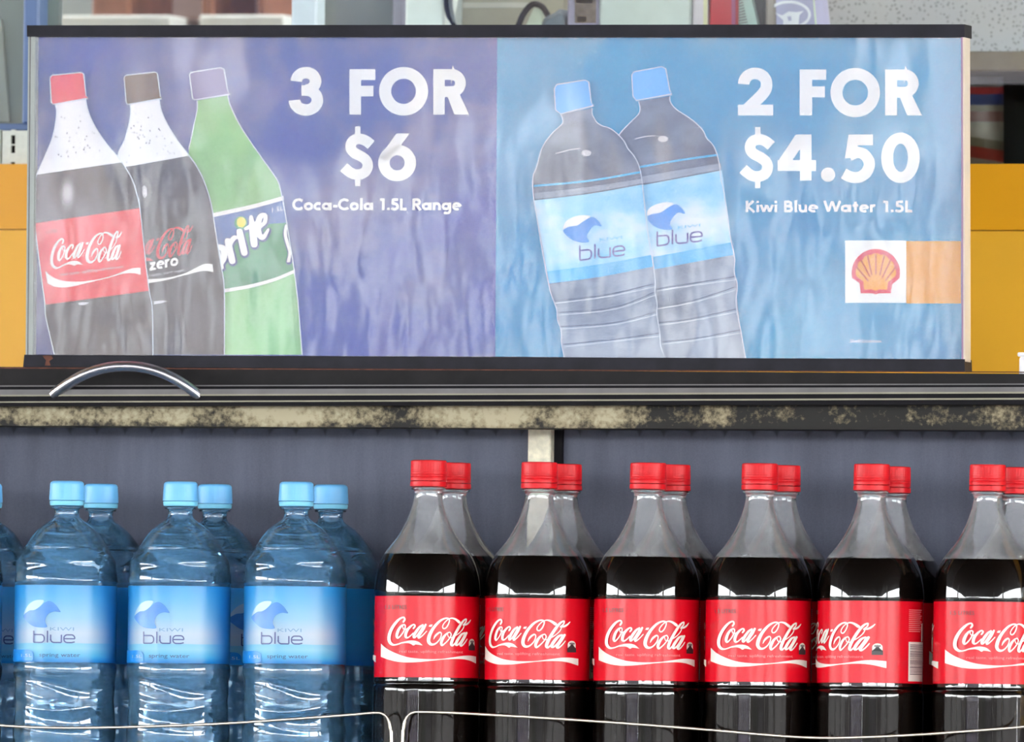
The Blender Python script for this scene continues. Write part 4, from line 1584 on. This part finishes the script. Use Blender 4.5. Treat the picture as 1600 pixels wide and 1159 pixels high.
cola0 = make_cola()
water0 = make_water()
YB_C, YB_W = 0.0895, 0.1010
GW, GC = 'light blue capped water bottles on the shelf', 'red capped cola bottles on the shelf'
water_front = [
    (105, 752, 0, 'front-row blue water bottle, second from the left end, beside the one cut by the frame'),
    (282.5, 752.7, -5.5, 'front-row blue water bottle in the middle of the three whole ones'),
    (463.5, 752.5, -3, 'front-row blue water bottle standing next to the cola bottles'),
    (-74, 752, 12, 'front-row blue water bottle cut off by the left edge of the photo'),
]
water_back = [
    (158, 756, -40, 'rear water bottle behind the second front-row water bottle from the left'),
    (336, 756.5, 70, 'rear water bottle behind the middle whole water bottle'),
    (517, 757, -65, 'rear water bottle showing beside the first cola bottle'),
    (-23, 756, 25, 'rear water bottle behind the one cut by the left photo edge'),
]
first = True
for lst, Y in ((water_front, 0.0), (water_back, YB_W)):
    for px, py, ex, lab in lst:
        o = water0 if first else copy_tree(water0)
        first = False
        place(o, px, py, Y, ex, HW)
        tag(o, lab, 'water bottle', GW)
cola_front = [
    (670, 719, 0, 'front-row cola bottle standing next to the blue water bottles'),
    (843, 722, -18, 'front-row cola bottle in front of the cream post'),
    (1013, 723, -4, 'front-row cola bottle, third counting from the water bottles'),
    (1187.5, 724.5, -3.5, 'front-row cola bottle just left of the one showing its barcode'),
    (1362.5, 726, -51, 'front-row cola bottle turned so its barcode shows'),
    (1543.5, 728, 7.5, 'front-row cola bottle cut off by the right edge of the photo'),
]
cola_back = [
    (708, 723, 40, 'rear cola bottle behind the cola bottle nearest the water'),
    (881.5, 725, -80, 'rear cola bottle behind the one in front of the cream post'),
    (1051, 726, 100, 'rear cola bottle behind the third front-row cola bottle from the water'),
    (1223, 727, 15, 'rear cola bottle just left of the pair with the visible barcode'),
    (1395, 729, -120, 'rear cola bottle behind the one showing its barcode'),
    (1588, 730.5, 60, 'rear cola bottle at the right edge of the photo'),
]
first = True
for lst, Y in ((cola_front, 0.0), (cola_back, YB_C)):
    for px, py, ex, lab in lst:
        o = cola0 if first else copy_tree(cola0)
        first = False
        place(o, px, py, Y, ex, HC)
        tag(o, lab, 'cola bottle', GC)

# ================================================================== THINGS BEHIND THE WINDOW AND ON THE LEDGE
YI = YG + 0.12
zsh = zr(64, YI, 800)
unit = empty('window_shelf', (P(700, 64, YI).x, YI + .1, 0))
tag(unit, 'narrow white shelf inside the shop window, hidden behind the sign top', 'shelf')
g = MB()
xa, xb_ = xr(440, YI, 50), xr(1277, YI, 50)
g.box(xa, xb_, YI - .02, YI + .125, zsh - .02, zsh, M['white_gloss'], .002)
build_at(g, 'shelf_board', unit)
for x in (xa + .02, (xa + xb_) / 2, xb_ - .05):
    g = MB()
    g.box(x, x + .03, YI + .02, YI + .11, 0.02, zsh - .02, M['grey_metal'], .003)
    build_at(g, 'leg', unit)


def shop_item(name, label, cat, x0, x1, ytop, Y, depth, mat, group=None, bev=0.002):
    a, b = xr(x0, Y, 20), xr(x1, Y, 20)
    zt = zr(ytop, Y, (x0 + x1) / 2)
    root = empty(name, ((a + b) / 2, Y + depth / 2, zsh))
    tag(root, label, cat, group)
    return root, a, b, zt


def simple_box(name, part, label, cat, x0, x1, ytop, Y, depth, mat, extras=()):
    root, a, b, zt = shop_item(name, label, cat, x0, x1, ytop, Y, depth, mat)
    g_ = MB()
    g_.box(a, b, Y, Y + depth, zsh, zt, mat, .002)
    build_at(g_, part, root)
    for pname, fx0, fx1, fy0, fy1, m_ in extras:
        g_ = MB()
        face_quad(g_, [(fx0, fy0), (fx1, fy0), (fx1, fy1), (fx0, fy1)], Y - .0012, .0011, m_)
        build_at(g_, pname, root)
    return root


simple_box('carton', 'carton_body', 'plain white carton behind the window above the words 3 FOR', 'box', 633, 694, -70, YI, .08, plain('white_card', srgb(240, 246, 244), 0.6))
simple_box('carton', 'carton_body', 'long beige carton in the window beside the white carton', 'box', 716, 884, -25, YI + .06, .06, plain('beige_card', srgb(172, 164, 146), 0.7, var=0.12, nscale=12),
           [('tape', 716, 826, 4, 12, plain('clear_tape', srgb(196, 190, 178), 0.3))])  # paler strip paints the highlight along the carton's upper front
# cable hanging beside the carton
g = MB()
cb = empty('cable', P(705, 60, YI))
tag(cb, 'dark looped cable hanging beside the white carton in the window', 'cable')
g.tube([P(x, y, YI - .004) for x, y in catmull([(699, -60), (697, 0), (700, 22), (706, 33), (711, 44), (712, 58)], 6)], .0022, M['black'], 8)
g.tube([P(x, y, YI - .004) for x, y in catmull([(706, -60), (704, 0), (706, 20), (709, 36), (712, 58)], 6)], .0018, plain('grey_cable', srgb(118, 124, 130), 0.4), 8)  # grey strand painted as the highlight on the dark cable
build_at(g, 'cable_loop', cb)
# white wedge tag with a black strap
root = empty('price_tag', P(835, 62, YI + .01))
tag(root, 'pale wedge shaped tag under a black strap in front of the beige carton', 'tag')
g = MB()
f_ = [P(x, y, YI + .01) for x, y in ((812, 62), (834, 12), (850, 12), (847, 62))]
i0 = g.add(f_ + [p + Vector((0, .012, 0)) for p in f_])
for q in ((0, 1, 2, 3), (7, 6, 5, 4), (0, 4, 5, 1), (1, 5, 6, 2), (2, 6, 7, 3), (3, 7, 4, 0)):
    g.face([i0[k] for k in q], plain('tag_card', srgb(212, 220, 200), 0.6))
build_at(g, 'card', root)
g = MB()
g.tube([P(x, y, YI + .004) for x, y in catmull([(800, 62), (810, 40), (818, 22), (832, 7), (846, 10), (856, 24)], 6)], .0028, M['black'], 8)
build_at(g, 'strap', root)
# grey-blue soft bag
root = empty('pouch', P(866, 62, YI + .01))
tag(root, 'slumped grey-blue pouch in the window next to the pale tag', 'bag')
g = MB()
mm = plain('pouch_cloth', srgb(104, 118, 132), 0.8, var=0.2, nscale=60)
pts = catmull([(846, 62), (846, 36), (854, 26), (866, 20), (876, 14), (884, 22), (886, 40), (886, 62)], 4)
A = [P(x, y, YI + .012) for x, y in pts]
B_ = [P(866 + (x - 866) * .8, 62 + (y - 62) * .85, YI) for x, y in pts]
Cc = [p + Vector((0, .03, 0)) for p in A]
g.strip(B_, A, mm, True)
g.strip(A, Cc, mm, True)
g.poly(B_, mm)
build_at(g, 'pouch_body', root)
simple_box('picture_frame', 'frame', 'lilac edged small box with a brown and gold front in the window', 'box', 886, 934, -60, YI, .04, plain('lilac_plastic', srgb(150, 144, 172), 0.5),
           [('front_card', 898, 931, -60, 36, plain('brown_print', srgb(112, 96, 88), 0.5, var=0.35, nscale=90)), ('gold_spot', 902, 916, 26, 34, plain('gold_print', srgb(196, 146, 62), 0.4)),
            ('cream_patch', 900, 926, -10, 5, plain('cream_print', srgb(222, 216, 196), 0.5))])
simple_box('carton', 'carton_body', 'wide pale green-white carton in the window above the printed water bottles', 'box', 934, 1080, -80, YI + .004, .1, plain('pale_card', srgb(206, 216, 214), 0.6, var=0.05))
simple_box('booklet', 'cover', 'cream and lilac spine standing against the red box in the window', 'booklet', 1082, 1106, -70, YI, .07, plain('cream_card', srgb(212, 204, 214), 0.6),
           [('yellow_edge', 1099, 1105, -70, 60, plain('yellowish_card', srgb(216, 214, 178), 0.6))])
simple_box('carton', 'carton_body', 'red box in the shop window above the words 2 FOR', 'box', 1108, 1150, -70, YI, .07, plain('red_card', srgb(190, 34, 52), 0.6),
           [('purple_edge', 1143, 1149, -70, 60, plain('purple_card', srgb(146, 56, 104), 0.5))])
# leaning leaflet with fine lines
root = empty('leaflet', P(1170, 62, YI + .01))
tag(root, 'grey-green leaflet with fine dark lines leaning beside the red box', 'leaflet')
g = MB()
mg = plain('leaflet_paper', srgb(176, 204, 198), 0.6)
face_quad(g, [(1151, -60), (1162, -60), (1188, 62), (1151, 62)], YI + .01, .01, mg)
for k in range(11):
    y = -6 + k * 4.4
    face_quad(g, [(1152, y + 3), (1160 + y * .24, y), (1160 + y * .24, y + 1.6), (1152, y + 4.6)], YI + .0092, .0006, M['ink_grey'])
build_at(g, 'page', root)
simple_box('folder', 'spine', 'dark green-black folder spine behind the leaflet', 'folder', 1166, 1196, -70, YI + .03, .08, plain('dark_folder', srgb(46, 60, 58), 0.6))
simple_box('folder', 'spine', 'slim taupe folder spine beside the white packet', 'folder', 1196, 1211, -70, YI, .1, plain('taupe_folder', srgb(146, 138, 132), 0.6))
# white-and-lilac packet with a ring and a winged mark
root, a, b, zt = shop_item('packet', 'white and lilac packet with a curved ring and wing mark in the window', 'packet', 1213, 1276, -60, YI + .002, .05, None)
g = MB()
lil = plain('lilac_packet', srgb(168, 168, 204), 0.4)
wht = plain('white_packet', srgb(226, 228, 238), 0.4)
face_quad(g, [(1210, -60), (1266, -60), (1278, 62), (1214, 62)], YI + .002, .05, lil)
build_at(g, 'wrapper', root)
pm2 = MB()
p2 = Paper(pm2, lambda x, y, l: P(x, y, YI + .002 - .0008 - .0002 * l))
p2.stroke(arc(1233, 23, 32, 20, 150, -80, 24), 4.2, wht)
p2.poly([(1211, 20), (1222, 24), (1232, 18), (1244, 19), (1256, 17), (1249, 24), (1248, 38), (1250, 60), (1222, 60), (1224, 32)], wht)
p2.poly([(1230, 26), (1236, 25), (1237, 32), (1232, 33)], lil, 2)
p2.poly([(1269, -20), (1271, -20), (1278, 60), (1275, 60)], plain('greenish_edge', srgb(214, 230, 206), 0.5), 2)
build_at(pm2, 'printed_mark', root)

# shelving with a speckled back at the right of the window
YR = YG + 0.28
gon = empty('shop_shelving', (xr(1480, YR), YR, 0.02))
tag(gon, 'shop shelving seen right of the sign, speckled grey panel over a dark compartment', 'shelving')


def mat_speckle():
    t = NT('speckled_grey_board')
    tc = t.n('ShaderNodeTexCoord').outputs['Object']
    vo = t.n('ShaderNodeTexVoronoi', i_Scale=260.0)
    t.l(tc, vo.inputs['Vector'])
    c = t.ramp(vo.outputs['Distance'], [(0.20, srgb(156, 158, 166)), (0.36, srgb(206, 208, 214))])
    t.l(c, t.b.inputs['Base Color'])
    t.b.inputs['Roughness'].default_value = 0.6
    return t.m


g = MB()
pxbox(g, 1281, 1740, -160, 80, YR + .02, .02, mat_speckle(), 0, yref=40)
build_at(g, 'speckled_panel', gon)
g = MB()
pxbox(g, 1281, 1740, 80, 111, YR - .01, .26, plain('beige_shelf_edge', srgb(108, 98, 76), 0.6, var=0.15), .001, yref=90)
build_at(g, 'shelf_board', gon)
g = MB()
a, b = xr(1281, YR), xr(1740, YR)
g.box(a, b, YR + .2, YR + .22, 0.02, zr(110, YR), plain('dark_shelf_back', srgb(40, 40, 42), 0.8))
build_at(g, 'dark_back', gon)
g = MB()
g.box(a, b, YR - .01, YR + .22, zr(262, YR) - .02, zr(262, YR), M['dark_metal'], .002)
build_at(g, 'lower_shelf', gon)
for x in (a, b - .02):
    g = MB()
    g.box(x, x + .02, YR + .02, YR + .22, 0.02, zr(111, YR), M['dark_metal'])
    build_at(g, 'side_panel', gon)
# snack packet in the compartment: pillow bag with bands
root = empty('snack_packet', (xr(1520, YR + .06), YR + .06, zr(262, YR)))
tag(root, 'red, blue and white snack packet in the dark compartment right of the sign', 'packet')
g = MB()
bands = [(120, 136, srgb(104, 106, 112)), (136, 147, srgb(128, 40, 44)), (147, 164, srgb(34, 46, 92)), (164, 174, srgb(112, 108, 100)), (174, 190, srgb(98, 68, 66)), (190, 214, srgb(122, 120, 114)),
         (214, 228, srgb(84, 84, 70)), (228, 246, srgb(124, 42, 32)), (246, 261, srgb(134, 116, 100))]
NX = 12
rows = []
for (y0, y1, cc) in bands:
    mm = plain('snack_foil', cc, 0.35, var=0.2, nscale=60)
    A, B_ = [], []
    for k in range(NX + 1):
        x = 1470 + (1568 - 1470) * k / NX
        for lst, y in ((A, y0), (B_, y1)):
            q = math.sin(PI * k / NX) ** 0.5 * math.sin(PI * min(1, max(0.05, (y - 112) / 156.0))) ** 0.4
            sl = (k - NX / 2) * (1.2 if y > 200 else 0)
            lst.append(P(x, y + (sl if 200 < y < 250 else 0), YR + .06 - .022 * q))
    g.strip(A, B_, mm, True)
bk = [P(x, y, YR + .062) for x, y in ((1470, 120), (1568, 120), (1568, 261), (1470, 261))]
i0 = g.add(bk)
g.face(i0[::-1], M['silver'])
build_at(g, 'pouch', root)

# made-up brown rack standing in for a brick building reflected in the window
YL = 1.75
rack = empty('timber_rack', (xr(260, YL), YL, 0.02))
tag(rack, 'brown posted rack with pale boards in the shop behind the sign top left', 'rack')
g = MB()
g.box(xr(50, YL), xr(462, YL), YL + .2, YL + .22, 0.02, zr(-160, YL), plain('pinkish_back_board', srgb(176, 152, 148), 0.7, var=0.08))
build_at(g, 'back_board', rack)
brown = plain('brown_post', srgb(118, 70, 46), 0.6, var=0.2)
for x0, x1, yb in ((116, 176, 22), (288, 308, 70), (376, 392, 22)):
    g = MB()
    zl = zr(yb, YL) if yb < 60 else .02
    g.box(xr(x0, YL), xr(x1, YL), YL + .05, YL + .198, zl, zr(-160, YL), brown, .003)
    build_at(g, 'post', rack)
for x0, x1 in ((66, 264), (308, 442)):
    g = MB()
    g.box(xr(x0, YL), xr(x1, YL), YL + .0, YL + .2, zr(60, YL), zr(22, YL), plain('pale_board', srgb(204, 206, 206), 0.5, var=0.08), .002)
    build_at(g, 'shelf_board', rack)
for x0 in (66, 250, 425):
    g = MB()
    g.box(xr(x0, YL), xr(x0 + 14, YL), YL + .05, YL + .19, .02, zr(60, YL), brown, .003)
    build_at(g, 'leg', rack)
# grey sheet put in for the blurry shadow between mullion and cartons
scr = empty('grey_partition', (xr(560, 1.0), 1.0, .02))
tag(scr, 'dull grey partition in the shop between the pale mullion and the white carton', 'partition')
g = MB()
t = NT('partition_grey')
n1 = t.noise(7, 2.0)
t.l(t.ramp(n1, [(0.3, srgb(112, 120, 124)), (0.7, srgb(160, 166, 172))]), t.b.inputs['Base Color'])
g.box(xr(462, 1.0), xr(716, 1.0), 1.0, 1.02, .02, zr(-160, 1.0), t.m)
build_at(g, 'sheet', scr)
g = MB()
g.box(xr(617, 1.0), xr(636, 1.0), .985, .999, .02, zr(-160, 1.0), plain('lilac_upright', srgb(164, 164, 184), 0.5), .002)
build_at(g, 'upright', scr)
# left: grey-green pane backing and the perforated bracket
YLB = YG + .05
lb = empty('grey_panel', (xr(0, YLB), YLB, .02))
tag(lb, 'grey-green panel in the window at the far left above the bracket', 'panel')
g = MB()
g.box(xr(-150, YLB), xr(58, YLB), YLB + .06, YLB + .07, .02, zr(-160, YLB), plain('grey_green_sheet', srgb(112, 124, 126), 0.5, var=0.1, nscale=8))
build_at(g, 'sheet', lb)
g = MB()
face_quad(g, [(-80, 30), (2, 30), (14, 190), (-80, 190)], YLB + .055, .004, plain('paler_grey_sheet', srgb(140, 150, 150), 0.5))
build_at(g, 'paler_sheet', lb)
YBR = YW + .02
br = empty('slotted_bracket', P(20, 257, YBR))
tag(br, 'white slotted metal bracket standing on the yellow fascia at the far left', 'bracket')
g = MB()
cream = plain('white_bracket_paint', srgb(214, 220, 212), 0.5, var=0.06, nscale=200)
# plate with two real slots: built as bars round the openings
xs = lambda x: P(x, 230, YBR).x
zs = lambda y: P(20, y, YBR).z
for x0, x1, y0, y1 in ((2, 17, 204, 257), (23.5, 44, 204, 257), (17, 23.5, 202.5, 211), (17, 23.5, 225, 227), (17, 23.5, 239, 253)):
    g.box(xs(x0), xs(x1), YBR, YBR + .003, zs(y1), zs(y0), cream)
g.box(xs(2), xs(3.5), YBR, YBR + .03, zs(257), zs(204), cream)
g.box(xs(2), xs(44), YBR + .012, YBR + .014, zs(257), zs(206), M['dark_metal'])
build_at(g, 'plate', br)
g = MB()
g.box(xs(-60), xs(1.2), YBR, YBR + .003, zs(257), zs(203), cream)
build_at(g, 'second_plate', br)
# white tub on the ledge at the right
YT = YF + .04
tb = empty('white_tub', P(1640, 609, YT))
tag(tb, 'white plastic tub on the cabinet top at the right edge of the photo', 'tub')
g = MB()
a, b = P(1591, 600, YT).x, P(1690, 600, YT).x
z0, z1 = P(1600, 605, YT).z, P(1600, 556, YT).z
g.box(a, b, YT, YT + .05, z0, z1, M['white_gloss'], .003)
build_at(g, 'tub_body', tb)
g = MB()
g.box(a - .001, b + .001, YT - .001, YT + .051, z1 - .0005, z1 + .003, M['white_gloss'], .0012)
build_at(g, 'lid', tb)
